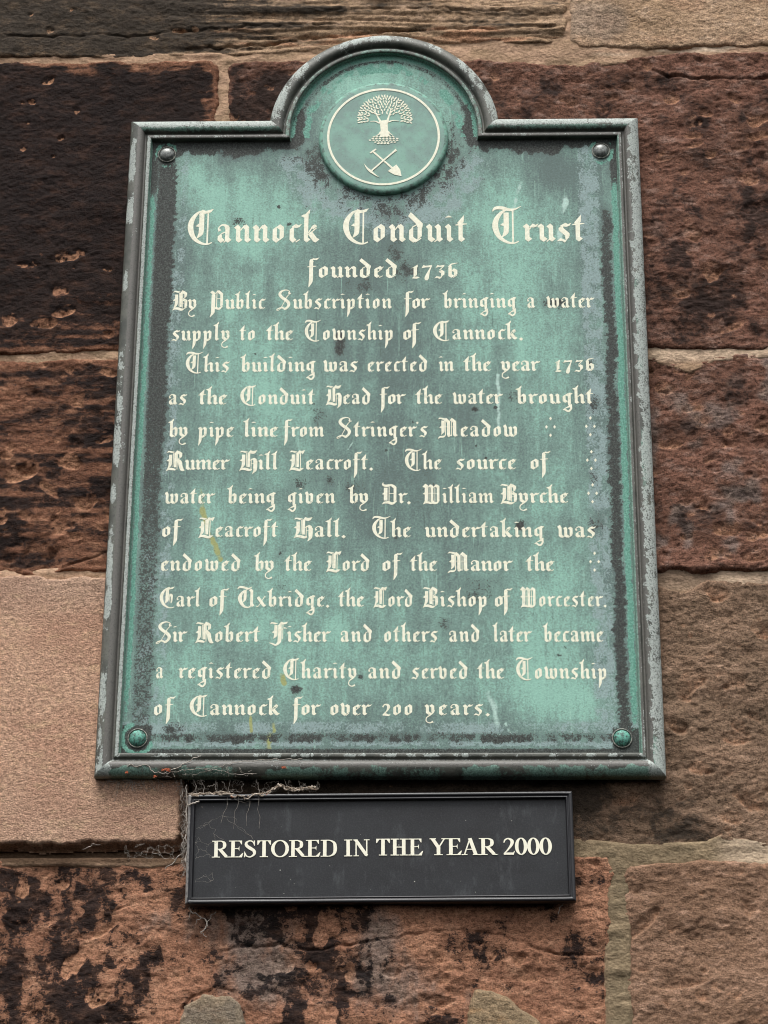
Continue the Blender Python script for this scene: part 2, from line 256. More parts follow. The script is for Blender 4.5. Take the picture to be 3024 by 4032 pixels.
RO['O']=(.74,oval(.37,.37))
RO['0']=(.52,oval(.26,.25))
RO['D']=(.74,vst(.18)+T((.2,.975,.05),(.40,.965,.06),(.58,.82,.12),(.63,.5,.15),(.58,.18,.12),(.40,.035,.06),(.2,.025,.05)))
RO['I']=(.36,vst(.18))
RO['N']=(.74,bar(.14,0,.14,1,.055)+bar(.60,0,.60,1,.055)+bar(.12,.98,.60,.04,.15)+bar(.02,.975,.2,.975,.05)+bar(.03,.025,.26,.025,.05)+bar(.48,.975,.72,.975,.05))
RO['H']=(.74,vst(.18)+vst(.56)+bar(.2,.5,.56,.5,.055))
RO['Y']=(.70,vst(.36,0,.5)+bar(.12,.97,.36,.45,.15)+bar(.60,.97,.38,.47,.06)+bar(.0,.975,.26,.975,.05)+bar(.48,.975,.70,.975,.05))
RO['A']=(.72,bar(.34,1.0,.58,.03,.15)+bar(.34,.96,.12,.03,.055)+bar(.2,.34,.48,.34,.05)+bar(.0,.025,.24,.025,.05)+bar(.46,.025,.72,.025,.05))
RO['2']=(.50,T((.03,.72,.04),(.08,.88,.07),(.22,.965,.08),(.37,.84,.14),(.36,.62,.13),(.22,.34,.08),(.03,.06,.05))+G((.02,.0),(.02,.05),(.12,.13),(.42,.13),(.46,.22),(.49,.22),(.44,.0)))
# ------------------------------------------------------------------ the sandstone wall
YW = .016                                                  # mean face of the wall
SOOT = lin(30, 26, 26)
def stone_mat(name, c1, c2, c3, grain=1.0, soot_shade_col=SOOT, speck=.5, lo_=.34, hi_=.80):
    k = NT(name)
    lo = k.noise(.07, 4, .6, (1.3, 1, .8)); md = k.noise(.012, 5, .65, (1.6, 1, .9)); fi = k.noise(.0034, 4, .7, (1.5, 1, 1)); gr = k.noise(.0015, 2, .6, (1.2, 1, 1))
    c = k.mix(k.ramp(lo, .35, .65), c1, c2); c = k.mix(k.math('MULTIPLY', k.ramp(md, .5, .72), .75), c, c3)
    g = k.math('ADD', k.math('MULTIPLY', fi, .9), k.math('MULTIPLY', gr, .7))          # 0..1.6
    g = k.math('MULTIPLY_ADD', k.math('SUBTRACT', g, .8), 2.7*grain, 1.0)
    c = k.mix(k.attr('pale'), c, k.mix(k.ramp(md, .3, .7), lin(176, 132, 104), lin(156, 118, 90)))
    c = k.mix(k.attr('grey'), c, k.mix(k.ramp(md, .35, .65), lin(122, 116, 108), lin(96, 94, 92)))
    gg = k.n('ShaderNodeCombineXYZ')
    for i in range(3): k.put(gg.inputs[i], g)
    c = k.mix(1.0, c, gg.outputs[0], 'MULTIPLY')
    sm = k.math('ADD', k.attr('soot_shade'), k.math('MULTIPLY', k.math('SUBTRACT', k.noise(.014, 7, .72, (1.1, 1, 1), .5, 3), .5), 1.7*speck+.5))
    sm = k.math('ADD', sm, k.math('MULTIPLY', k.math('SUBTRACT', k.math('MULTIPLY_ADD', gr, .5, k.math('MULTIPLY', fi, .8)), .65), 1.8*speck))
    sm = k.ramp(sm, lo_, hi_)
    sc = k.mix(k.ramp(md, .45, .75), soot_shade_col, k.mix(.30, soot_shade_col, c2)); sc = k.mix(k.ramp(fi, .3, .75), k.mix(.45, sc, (0, 0, 0, 1)), sc)
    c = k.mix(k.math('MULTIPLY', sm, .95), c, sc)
    h = k.math('ADD', k.math('MULTIPLY', k.noise(.005, 6, .74, (1.3, 1, 1)), 1.0), k.math('MULTIPLY', gr, .5))
    return k.done(c, .92, h, 1.0, .0024, spec=.15)
wall = empty('sandstone_wall', (0, YW, 0), 'weathered wall of large red-brown sandstone blocks behind both plaques', 'wall')
STEP = .0015
POLYS = []
def stone(pxpoly, mat, seed, soot_shade, rough=1.0, pits=(), npit=0, cracks=(), edge=.010, proud=0., ripple=1.0, palef=None, greyf=None, ledge=0, label=None, name='stone_block', pitr=(.002, .005), round_=.0045):
    pts = [at(a, b, YW) for a, b in pxpoly]; poly = [(p[0], p[2]) for p in pts]; POLYS.append(poly)
    xs = [p[0] for p in poly]; zs = [p[1] for p in poly]; m = .012
    gx = np.arange(min(xs)-m, max(xs)+m, STEP); gz = np.arange(min(zs)-m, max(zs)+m, STEP)
    X, Z = np.meshgrid(gx, gz)
    d = sdf(poly, X, Z)+.0022; d = d+fbm(X, Z, .03, .02, 3, seed)*.0035+fbm(X, Z, .006, .005, 2, seed+3)*.0012
    keep = d > -.006
    PX, PY = topx(X, YW, Z)
    h = fbm(X, Z, .16, .12, 3, seed+1)*.0045*rough+fbm(X, Z, .035, .022, 5, seed+2, .62)*.0019*rough
    h += fbm(X, Z, .006, .003, 3, seed+5, .7)*.0007*ripple
    h -= np.maximum(fbm(X, Z, .02, .014, 4, seed+9, .6)-.25, 0)*.0022*rough
    if ledge:
        wz = Z+fbm(X, Z, .15, .08, 3, seed+11)*.012+.02*X
        h += ledge*sstep(450, 1000, PX)*(.004*np.sign(np.sin(wz*260))*np.minimum(1, np.abs(np.sin(wz*260))*3)*.5+fbm(X, wz, .12, .006, 4, seed+12, .65)*.006)
    pale = np.zeros(X.shape)
    rs = np.random.RandomState(seed+100); allp = [(a, b, rx, ry, dp, an, pl) for (a, b, rx, ry, dp, an, pl) in pits]
    lo = np.array(poly).min(0); hi = np.array(poly).max(0)
    for _ in range(int(npit*2.6)):
        r = (pitr[0]*.7+(pitr[1]-pitr[0]*.7)*rs.rand()**2.2)*(1.6 if rs.rand() < .08 else 1); cx = rs.uniform(lo[0], hi[0]); cz = rs.uniform(lo[1], hi[1])
        allp.append((None, (cx, cz), r*rs.uniform(1, 2), r, r*.55, rs.uniform(-.7, .7), rs.uniform(.0, .55)))
    for a, b, rx, ry, dp, an, pl in allp:
        if a is None: cx, cz = b
        else: q = at(a, b, YW); cx, cz = q[0], q[2]
        i0, i1 = np.searchsorted(gx, [cx-2.2*rx-.004, cx+2.2*rx+.004]); j0, j1 = np.searchsorted(gz, [cz-2.2*max(rx, ry)-.004, cz+2.2*max(rx, ry)+.004])
        if i1-i0 < 2 or j1-j0 < 2: continue
        xx = X[j0:j1, i0:i1]-cx; zz = Z[j0:j1, i0:i1]-cz; ca, sa = math.cos(an), math.sin(an)
        e = np.hypot((xx*ca+zz*sa)/rx, (-xx*sa+zz*ca)/ry)+fbm(xx+cx, zz+cz, rx*1.2, rx*1.2, 2, seed+4)*.55
        v_ = np.clip(.5-.5*(-xx*sa+zz*ca)/ry, 0, 1); h[j0:j1, i0:i1] -= .8*dp*(.15+.85*v_)*(1-sstep(.75, 1.15, e))
        pale[j0:j1, i0:i1] = np.maximum(pale[j0:j1, i0:i1], pl*(.45+.75*sstep(.3, -.6, (-xx*sa+zz*ca)/ry))*(1-sstep(.7, 1.15, e))*(.8+fbm(xx+cx, zz+cz, .003, .003, 2, seed+7)))  # bared clean stone, painted paler along the light-catching lower lip
    for pl_, wd, dp in cracks:
        c = [(lambda q: (q[0], q[2]))(at(a, b, YW)) for a, b in pl_]
        dd = polyline_dist(c, X, Z+fbm(X, Z, .012, .012, 2, seed+6)*.003)
        h -= .8*dp*np.exp(-(dd/(.55*wd))**2)*sstep(.001, .02, np.hypot(X-c[0][0], Z-c[0][1]))*sstep(.001, .02, np.hypot(X-c[-1][0], Z-c[-1][1]))*(.75+.9*fbm(X, Z, .02, .02, 3, seed+15))
        below = sstep(0, wd*3, dd)*0
    st = np.zeros(X.shape)+soot_shade if not callable(soot_shade) else soot_shade(PX, PY, X, Z)
    st = st-1.6*pale
    st = st-.62*(1-sstep(.0, edge, d+fbm(X, Z, .02, .012, 3, seed+8)*.006))       # arrises worn clean
    if palef is not None: pale = np.maximum(pale, palef(PX, PY, X, Z))
    grey = np.zeros(X.shape) if greyf is None else greyf(PX, PY, X, Z)
    t = np.clip(d/round_, -1, 1); drop = np.where(t > 0, (1-np.sqrt(np.clip(1-(1-t)**2, 0, 1)))*.006, .006+(-t)*.012)
    Y = YW-proud-h+drop
    o = grid_mesh(name, X, Y, Z, keep, mat, wall, {'soot_shade': st, 'pale': np.clip(pale, 0, 1), 'grey': np.clip(grey, 0, 1)})
    if label: o['label'] = label
    return o
def band(v, a, b, s): return sstep(a-s, a+s, v)*(1-sstep(b-s, b+s, v))
def blob(PX, PY, x, y, rx, ry): return np.exp(-(((PX-x)/rx)**2+((PY-y)/ry)**2))

M_dark = stone_mat('sooty sandstone', lin(126, 88, 68), lin(100, 68, 52), lin(150, 112, 88))
M_brown = stone_mat('red brown sandstone', lin(114, 81, 67), lin(95, 67, 54), lin(142, 116, 104), 1.1, lin(48, 38, 34), .7)
M_buff = stone_mat('buff sandstone', lin(176, 148, 122), lin(154, 128, 102), lin(188, 162, 138), 1.0, lin(70, 62, 54))
M_tan = stone_mat('yellow sandstone', lin(162, 136, 110), lin(138, 114, 90), lin(178, 150, 126), 1.0, lin(58, 53, 47))
M_pink = stone_mat('pale pink sandstone', lin(184, 150, 126), lin(170, 134, 112), lin(184, 154, 124), .85, lin(120, 88, 72), .3)
M_grey = stone_mat('grey brown sandstone', lin(130, 105, 86), lin(112, 92, 75), lin(150, 124, 104), 1.1, lin(62, 54, 46), .6)
M_orange = stone_mat('orange brown sandstone', lin(154, 112, 88), lin(132, 94, 74), lin(174, 134, 108), 1.0, lin(28, 25, 26), .8, .42, .70)
M_rose = stone_mat('rose brown sandstone', lin(138, 109, 89), lin(122, 95, 76), lin(156, 126, 106), .9, lin(70, 58, 52), .5)
M_patch = stone_mat('lime mortar patch', lin(142, 122, 96), lin(126, 110, 88), lin(146, 116, 84), .9, lin(80, 72, 58), .3)

R = np.random.RandomState(3)
stone([(-420, -330), (2222, -330), (2226, 0), (2224, 148), (2150, 163), (1900, 160), (1700, 176), (1400, 180), (1250, 186), (1050, 208), (850, 216), (700, 219), (480, 222), (0, 215), (-420, 215)],
      M_tan, 11, lambda PX, PY, X, Z: 1.15-.75*sstep(550, 1500, PX+.8*(PY-60))-.2*sstep(60, 200, PY)*sstep(400, 900, PX)+.6*fbm(X, Z, .10, .007, 4, 24)*sstep(400, 900, PX), rough=.9, ledge=.5, ripple=1.4, cracks=[([(-400, 150), (500, 138), (900, 105), (1400, 85)], .002, .004), ([(700, 195), (950, 180), (1200, 150), (1500, 120), (2220, 105)], .003, .007), ([(1200, 40), (1700, 30), (2220, 60)], .002, .004)],
      pits=[(120, 55, .004, .003, .003, .3, .8), (280, 40, .003, .003, .002, .3, .8), (195, 115, .005, .005, .004, 0, .5), (605, 142, .006, .003, .002, .1, .9), (700, 115, .010, .0035, .003, -.15, .9), (770, 112, .006, .003, .002, -.2, .9)],
      palef=lambda PX, PY, X, Z: .9*sstep(.05, .35, fbm(X, Z, .06, .008, 3, 21))*band(PY-.02*(1500-PX), 95, 185, 25)*sstep(640, 900, PX),
      label='dark sooty top block turning to layered buff stone towards its right end')
stone([(2246, -330), (3440, -330), (3440, 176), (3024, 174), (2900, 172), (2600, 184), (2300, 178), (2254, 150)], M_buff, 12, .05, rough=.7, ripple=1.2,
      palef=lambda PX, PY, X, Z: .25*sstep(0, .4, fbm(X, Z, .05, .03, 3, 31)), greyf=lambda PX, PY, X, Z: .38*sstep(.2, .6, blob(PX, PY, 2350, 90, 130, 80)+.25*fbm(X, Z, .03, .03, 3, 14)), label='buff yellow block at the top right corner')
stone([(-420, 248), (300, 246), (500, 250), (830, 243), (855, 262), (858, 320), (845, 480), (840, 1372), (400, 1375), (0, 1385), (-420, 1385)], M_dark, 13,
      lambda PX, PY, X, Z: 1.35-.50*sstep(750, 1350, PY)-.12*sstep(1150, 1350, PY)+.5*fbm(X, Z, .06, .006, 4, 44)-.75*(1-sstep(0, 75, PY-250+60*fbm(X, Z, .05, .05, 3, 41)))*sstep(-200, 400, PX)-.9*sstep(770, 850, PX+60*fbm(X, Z, .03, .03, 3, 42)), ripple=1.4, npit=22, pitr=(.0015, .003),
      pits=[(195, 310, .010, .006, .004, .4, .8), (125, 400, .005, .004, .004, 0, .8), (302, 432, .005, .006, .004, -.3, .8), (108, 484, .003, .003, .003, 0, .8), (240, 541, .004, .004, .004, .3, .8), (90, 585, .004, .004, .003, 0, .8), (208, 615, .003, .003, .003, 0, .8),
            (270, 1005, .018, .006, .004, .3, .6), (420, 1058, .006, .004, .003, 0, .6), (85, 1040, .006, .004, .003, 0, .5), (40, 1260, .009, .009, .005, 0, .6), (170, 1275, .014, .006, .005, .1, .6), (265, 1220, .014, .006, .004, .2, .6), (425, 1315, .008, .005, .004, 0, .7), (235, 1140, .008, .012, .003, 0, .4)],
      cracks=[([(360, 1375), (420, 1340), (460, 1335)], .002, .004)], label='largest sooty, blackened block left of the tall plaque')
stone([(902, 264), (920, 247), (1200, 240), (1900, 245), (2100, 247), (2300, 250), (2600, 215), (2900, 206), (3440, 200), (3440, 1350), (3000, 1362), (2800, 1364), (2560, 1366), (900, 1372)], M_brown, 14,
      lambda PX, PY, X, Z: .40+.5*(1-sstep(1000, 1500, PX))+.12*sstep(500, 900, PY)-.45*(1-sstep(0, 80, PY-235+50*fbm(X, Z, .04, .03, 3, 51)))+.55*fbm(X, Z, .03, .05, 4, 52, .6), rough=1.8, ripple=1.5, npit=80, pitr=(.0025, .007),
      pits=[(2650, 378, .010, .008, .005, 0, .6), (2900, 385, .010, .006, .004, -.5, .6), (2730, 530, .012, .005, .004, 0, .6), (2990, 470, .015, .008, .006, .2, .7), (2990, 530, .012, .006, .005, 0, .7), (2620, 595, .006, .003, .002, 0, .7), (2960, 690, .014, .010, .005, 0, .5), (2800, 1070, .012, .012, .004, .3, .5), (2690, 1150, .012, .007, .003, 0, .4), (2870, 1290, .020, .006, .003, .4, .5), (2720, 900, .010, .02, .003, .2, .2)],
      cracks=[([(2540, 262), (2640, 300), (2720, 306), (2900, 312), (3024, 302), (3400, 300)], .0025, .006)], label='long red-brown block right of the plaque top')
stone([(-420, 1428), (200, 1422), (560, 1416), (1500, 1415), (1500, 2250), (430, 2252), (300, 2247), (100, 2257), (0, 2250), (-420, 2255)], M_dark, 15,
      lambda PX, PY, X, Z: .62-.5*(1-sstep(0, 60, PY-1425+50*fbm(X, Z, .05, .04, 3, 61)))+.35*fbm(X, Z, .05, .03, 3, 62)+.5*fbm(X, Z, .05, .006, 4, 64), ripple=1.6, rough=1.2, npit=60, pitr=(.0025, .007),
      pits=[(82, 1865, .017, .009, .005, .5, .9), (272, 1818, .012, .009, .006, 0, .8), (28, 1795, .006, .005, .004, 0, .8), (190, 1925, .014, .004, .003, -.7, .5), (235, 2070, .016, .014, .006, 0, .5), (430, 1470, .014, .006, .004, -.3, .8), (165, 2180, .020, .024, .006, 0, .1), (45, 1760, .006, .006, .003, 0, .6), (420, 1730, .012, .006, .003, .2, .5), (310, 1580, .008, .008, .003, 0, .4)],
      cracks=[([(200, 2250), (300, 2215), (380, 2190), (450, 2170)], .002, .004)], label='dark brown mottled block left of the lower half of the tall plaque')
stone([(1550, 1400), (2560, 1396), (2720, 1446), (2810, 1402), (3024, 1386), (3440, 1386), (3440, 2232), (3024, 2238), (2800, 2242), (2560, 2240), (1550, 2240)], M_brown, 16,
      lambda PX, PY, X, Z: .36-.3*(1-sstep(0, 60, PY-1400+50*fbm(X, Z, .04, .03, 3, 71)))+.45*fbm(X, Z, .06, .04, 3, 72), rough=1.8, ripple=1.6, npit=70, pitr=(.0025, .007),
      pits=[(2620, 1515, .010, .008, .004, 0, .5), (2730, 1600, .010, .006, .003, .4, .5), (2640, 1745, .012, .005, .003, 0, .5), (2790, 1803, .006, .004, .003, 0, .3), (2870, 2080, .014, .008, .004, 0, .5), (3000, 2090, .010, .008, .004, 0, .5), (2770, 1630, .01, .01, .003, 0, .3), (2720, 1950, .012, .02, .003, .2, .1)],
      greyf=lambda PX, PY, X, Z: .5*sstep(.1, .5, fbm(X, Z, .03, .03, 3, 73)), label='dark red-brown block right of the plaque middle')
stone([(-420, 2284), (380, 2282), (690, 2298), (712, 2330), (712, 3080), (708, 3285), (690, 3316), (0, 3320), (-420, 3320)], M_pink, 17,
      lambda PX, PY, X, Z: .02+.28*fbm(X, Z, .2, .015, 4, 81)+.35*blob(PX, PY, 640, 3110, 240, 60)+.25*blob(PX, PY, 700, 2700, 40, 500), rough=.22, ripple=.5, edge=.002, proud=.006, round_=.004,  # darker patch just below the plaque's lower edge
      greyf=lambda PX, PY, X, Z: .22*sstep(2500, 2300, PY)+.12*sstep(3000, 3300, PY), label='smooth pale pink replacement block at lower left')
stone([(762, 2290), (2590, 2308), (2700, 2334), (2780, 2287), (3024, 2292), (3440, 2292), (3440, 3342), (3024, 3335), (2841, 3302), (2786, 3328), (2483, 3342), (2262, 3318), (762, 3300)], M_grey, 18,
      lambda PX, PY, X, Z: .22+.9*(1-sstep(3150, 3210, PY))*sstep(3020, 3060, PY)*(1-sstep(2280, 2400, PX))+.35*sstep(2950, 3250, PY)*(1-sstep(2700, 3000, PX))+.35*fbm(X, Z, .06, .05, 3, 91), rough=1.7, ripple=1.6, npit=70, pitr=(.0025, .007), proud=-.002,  # grime plus shade painted under the plaque and above the sign
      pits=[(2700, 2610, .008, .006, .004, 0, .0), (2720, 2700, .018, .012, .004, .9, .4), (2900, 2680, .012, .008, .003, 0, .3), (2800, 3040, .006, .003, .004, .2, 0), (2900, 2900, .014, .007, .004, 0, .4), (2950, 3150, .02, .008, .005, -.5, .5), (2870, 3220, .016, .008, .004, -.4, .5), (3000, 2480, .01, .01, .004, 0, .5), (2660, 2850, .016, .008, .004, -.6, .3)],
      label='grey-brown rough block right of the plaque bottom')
CR = [([(830, 3745), (920, 3730), (1100, 3720), (1240, 3738), (1500, 3700), (1700, 3668), (1880, 3662), (1980, 3680), (2120, 3740), (2230, 3752), (2400, 3756)], .0022, .0045),
      ([(360, 3598), (460, 3580), (560, 3550)], .002, .004), ([(40, 3640), (110, 3625), (160, 3570)], .003, .004), ([(700, 4040), (720, 3960), (760, 3915), (850, 3890), (950, 3910)], .0022, .005), ([(0, 3620), (60, 3640), (120, 3620)], .003, .004), ([(320, 4030), (480, 4015), (600, 4005)], .002, .004)]
stone([(-420, 3394), (100, 3386), (250, 3378), (380, 3392), (480, 3388), (600, 3394), (750, 3372), (1400, 3380), (2250, 3374), (2395, 3372), (2410, 3420), (2404, 3600), (2410, 4032), (2412, 4330), (-420, 4330)], M_orange, 19,
      lambda PX, PY, X, Z: .45+.22*(1-sstep(300, 700, PX))+.25*band(PX+900*fbm(X, Z, .03, .03, 4, 104), 1090, 1420, 60)-.30*band(PX+900*fbm(X, Z, .03, .03, 4, 104), 620, 1060, 60)-.2*band(PX, 1450, 2400, 60)+.75*fbm(X, Z, .024, .040, 5, 101, .6)-.5*(1-sstep(0, 70, PY-3395+50*fbm(X, Z, .03, .03, 3, 103))), rough=1.9, ripple=1.3, npit=70, pitr=(.002, .0045), cracks=CR,
      pits=[(1120, 3790, .009, .010, .005, .3, .6), (1225, 3800, .006, .005, .004, 0, .7), (1380, 3830, .006, .009, .004, 0, .6), (245, 3480, .006, .005, .004, 0, .7), (85, 3490, .008, .012, .004, 0, .6), (380, 3920, .012, .010, .005, .2, .7), (1540, 3830, .008, .005, .005, 0, .5), (1600, 3785, .006, .005, .004, 0, .4), (1730, 3755, .006, .010, .004, 0, .4), (1735, 3850, .008, .006, .005, 0, .5), (1930, 3750, .006, .006, .004, 0, .4), (2090, 3830, .012, .010, .005, .3, .5), (1720, 3945, .016, .007, .006, -.1, .4), (2040, 3765, .006, .008, .004, 0, .4), (2290, 3960, .006, .005, .004, 0, .2), (300, 3780, .010, .024, .004, -.6, .6), (420, 3650, .016, .005, .004, .5, .6), (800, 3620, .05, .04, .004, 0, 0)],
      greyf=lambda PX, PY, X, Z: np.clip(.65*sstep(.15, .95, blob(PX, PY, 1000, 3640, 170, 130)+blob(PX, PY, 1020, 3850, 170, 110)+blob(PX, PY, 1480, 3700, 90, 160)+.6*blob(PX, PY, 1560, 3900, 250, 130)+.4*blob(PX, PY, 650, 3620, 160, 60)+.55*fbm(X, Z, .012, .02, 5, 102, .7)), 0, 1), label='orange-brown block with black patches and a long crack beneath the small sign')
stone([(2482, 3410), (2680, 3410), (2760, 3394), (3024, 3396), (3440, 3396), (3440, 4330), (2484, 4330), (2476, 4032), (2466, 3800), (2456, 3500), (2464, 3442)], M_rose, 20,
      lambda PX, PY, X, Z: .12+.3*blob(PX, PY, 2600, 3480, 250, 120)+.4*fbm(X, Z, .08, .04, 3, 111), rough=1.6, ripple=1.5, npit=40, pitr=(.0025, .007),
      pits=[(2540, 3630, .024, .006, .005, .75, .3), (2880, 3670, .006, .005, .003, 0, 0), (2770, 3980, .006, .004, .003, 0, 0), (2690, 3870, .03, .006, .003, .2, .3), (2960, 3560, .012, .012, .003, 0, .2)], label='rose-brown block at the bottom right corner')
stone([(700, 4330), (712, 4060), (735, 3968), (800, 3932), (900, 3936), (940, 3970), (960, 4060), (970, 4330)], M_patch, 22, .1, rough=.5, name='mortar_patch', proud=.0065, edge=.003, greyf=lambda PX, PY, X, Z: .4+.3*fbm(X, Z, .02, .02, 3, 121), label='rounded grey-buff mortar patch')
stone([(1850, 4040), (1872, 3905), (1930, 3912), (2010, 3950), (2090, 4005), (2130, 4060), (2110, 4330), (1830, 4330)], M_patch, 23, .1, rough=.5, name='mortar_patch', proud=.0065, edge=.003, label='wedge-shaped yellow-buff mortar patch')

# mortar bed between and behind the blocks
k = NT('lime mortar'); a_ = k.noise(.02, 5, .6, (2, 1, 1)); b_ = k.noise(.0025, 3, .6, (1.5, 1, 1))
c = k.mix(k.ramp(a_, .35, .65), lin(172, 142, 118), lin(146, 122, 98)); c = k.mix(k.attr('green'), c, k.mix(k.ramp(a_, .3, .7), lin(136, 119, 95), lin(112, 99, 79)))
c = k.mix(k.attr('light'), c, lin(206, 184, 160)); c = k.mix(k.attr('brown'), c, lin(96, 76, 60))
gg = k.n('ShaderNodeCombineXYZ'); v = k.math('MULTIPLY_ADD', k.math('SUBTRACT', b_, .5), 1.6, 1.0)
for i in range(3): k.put(gg.inputs[i], v)
M_mortar = k.done(k.mix(1, c, gg.outputs[0], 'MULTIPLY'), .95, k.math('ADD', k.noise(.004, 4, .6), b_), .8, .0015, spec=.1)
p0 = at(-420, 4330, YW); p1 = at(3440, -330, YW); p2 = at(-420, -330, YW); p3 = at(3440, 4330, YW)
gx = np.arange(min(p0[0], p2[0]), max(p1[0], p3[0]), .002); gz = np.arange(p0[2], p2[2], .002); X, Z = np.meshgrid(gx, gz)
PX, PY = topx(X, YW+.002, Z)
rec = .0026+fbm(X, Z, .03, .01, 4, 33)*.0022
rec += .013*band(PY, 3318, 3372, 8)*(1-sstep(720, 760, PX))                     # raked-out bed under the pink block
rec += .02*band(PX, 706, 756, 6)*band(PY, 3060, 3330, 20)                       # open joint at its right end
rec -= .0022*band(PY, 2240, 2290, 12)*(1-sstep(700, 740, PX))+.002*band(PX, 2395, 2490, 10)*sstep(3300, 3350, PY)
grn = np.clip(band(PY, 3290, 3420, 15)*sstep(2150, 2250, PX)+band(PX, 2380, 2500, 15)*sstep(3380, 3420, PY)+.6*band(PY, 1360, 1430, 15)*(1-sstep(500, 600, PX))*sstep(.0, .4, fbm(X, Z, .06, .02, 3, 35)), 0, 1)
lgt = np.clip(.9*band(PY, 165, 215, 12)*sstep(2300, 2400, PX)*sstep(-.1, .3, fbm(X, Z, .05, .01, 3, 36))+.5*band(PY, 1350, 1420, 12)*sstep(2500, 2600, PX)+.5*band(PY, 2240, 2320, 12)*sstep(2500, 2600, PX)+.4*band(PY, 3300, 3410, 12)*sstep(2780, 2900, PX), 0, 1)
brn = np.clip(.9*band(PY, 3310, 3400, 8)*(1-sstep(720, 760, PX))+.6*band(PY, 2240, 2320, 12)*sstep(2400, 2500, PX)*(1-sstep(2780, 2850, PX)), 0, 1)  # first term paints the pink block's shade onto the raked bed
for pl_ in POLYS[:10]: rec += .016*sstep(.004, .013, sdf(pl_, X, Z))          # the bed only fills the joints
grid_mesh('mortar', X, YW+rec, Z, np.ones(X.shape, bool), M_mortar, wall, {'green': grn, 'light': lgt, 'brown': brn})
# ------------------------------------------------------------------ the tall bronze plaque
PW, PH, AZC, AR, FD = .60, .8042, .7866, .1364, .0257      # width, shoulder height, arch centre and radius, frame width
YP = .0042                                                 # face of the plate
def outline(d, step=.0016):
    """the frame's outline set in by d, as straight and curved sides"""
    xl, xr, zb, zt, r = -PW/2+d, PW/2-d, d, PH-d, AR-d
    xa = math.sqrt(r*r-(zt-AZC)**2); a0 = math.atan2(zt-AZC, xa); a1 = math.pi-a0
    def seg(p, q, n): return [(p[0]+(q[0]-p[0])*i/n, p[1]+(q[1]-p[1])*i/n) for i in range(n+1)]
    N = lambda l: int(l/step)
    return [('bottom', seg((xl, zb), (xr, zb), N(PW))), ('right', seg((xr, zb), (xr, zt), N(PH))), ('top', seg((xr, zt), (xa, zt), N(.165))),
            ('arch', [(r*math.cos(a0+(a1-a0)*i/260), AZC+r*math.sin(a0+(a1-a0)*i/260)) for i in range(261)]),
            ('top', seg((-xa, zt), (xl, zt), N(.165))), ('left', seg((xl, zt), (xl, zb), N(PH)))]
plaque = empty('memorial_plaque', (0, YW, 0), 'tall green patinated bronze plaque with arched top and cream blackletter inscription', 'plaque')
PROF = [(0, 13), (0, 1.0), (.3, .0), (1.1, -1.4), (2.4, -2.9), (4, -4.1), (6, -5.2), (8, -5.9), (10, -6.3), (12, -6.2), (13.6, -5.7), (15, -4.8), (16.2, -3.5), (17.0, -2.0), (17.4, -.4), (17.8, -.1), (19.6, -.1), (20.2, -1.6), (20.7, -2.6), (21.3, -2.9), (23.2, -2.9), (24.4, -2.8), (25.2, -2.2), (25.5, 0.5), (25.7, 3.4), (26.6, 4.3), (28, 5)]
def moulding(sides, prof, name, mat, parent):
    """sweep a profile round a set of offset outlines; every side its own strip so the mitres stay crisp"""
    V = []; F = []; U = []; W_ = {'white': [], 'brown': [], 'green': []}
    offs = [sides(p[0]/1000) for p in prof]
    for s in range(len(offs[0])):
        kind = offs[0][s][0]; n = len(offs[0][s][1]); b = len(V)
        for j, p in enumerate(prof):
            for (x, z) in offs[j][s][1]: V.append((x, p[1]/1000, z)); U.append((p[0], kind))
        for j in range(len(prof)-1):
            for i in range(n-1): F.append((b+j*n+i, b+j*n+i+1, b+(j+1)*n+i+1, b+(j+1)*n+i))
    return V, F, U
V, F, U = moulding(outline, PROF, 'frame', None, None)
VA = np.array(V); uu = np.array([a for a, _ in U]); kd = np.array([b for _, b in U]); x_, z_ = VA[:, 0], VA[:, 2]
n1 = fbm(x_, z_, .010, .022, 4, 1); n2 = fbm(x_, z_, .03, .05, 3, 2); n3 = fbm(x_, z_, .005, .006, 3, 3)
white = np.zeros(len(V)); brown = np.zeros(len(V)); green = np.zeros(len(V))
L = kd == 'left'; Rr = kd == 'right'; Tt = (kd == 'top'); A = kd == 'arch'; B = kd == 'bottom'
white[L] = (band(uu, 1.2, 8.5, 1.6)*(.20+1.5*n1+.5*n2+.5*sstep(.30, .05, z_)))[L]+(.75*band(uu, 20.8, 24.5, .5)+.25*band(uu, 9, 15, 1)*(n1*3-.6))[L]
brown[L] = (band(uu, 9, 19, 2)*.8)[L]; green[L] = (.7*(uu > 24.9)+.3*band(uu, 20, 25, .5)*(n1+.3))[L]
white[Rr] = (.52*(1-sstep(11, 15, uu+6*n3))+.25*n1+.30*band(uu, 20.5, 22.5, .5))[Rr]; brown[Rr] = (band(uu, 12.5, 19, 1.2)+.5*band(uu, 20, 24, .6)+.35*n1)[Rr]
green[Rr] = (.55*band(uu, 5, 13, 2)*(.5+1.2*n2)+.8*band(uu, 23.4, 30, .5))[Rr]
white[Tt] = (.62*(1-sstep(9, 15, uu))+.3*n1+.25*band(uu, 20.8, 24.5, .5))[Tt]; green[Tt] = (.55*band(uu, 10, 16, 2)+.3*n2)[Tt]; brown[Tt] = (.6*band(uu, 18, 25, .5))[Tt]
white[A] = (.40*(1-sstep(9, 15, uu))+.5*n1+.2*n2)[A]; green[A] = (.35*band(uu, 20, 25, .5)+.25*n2+.7*(uu > 25.4))[A]; brown[A] = (.35*band(uu, 9, 19, 2)*(.6+n2))[A]
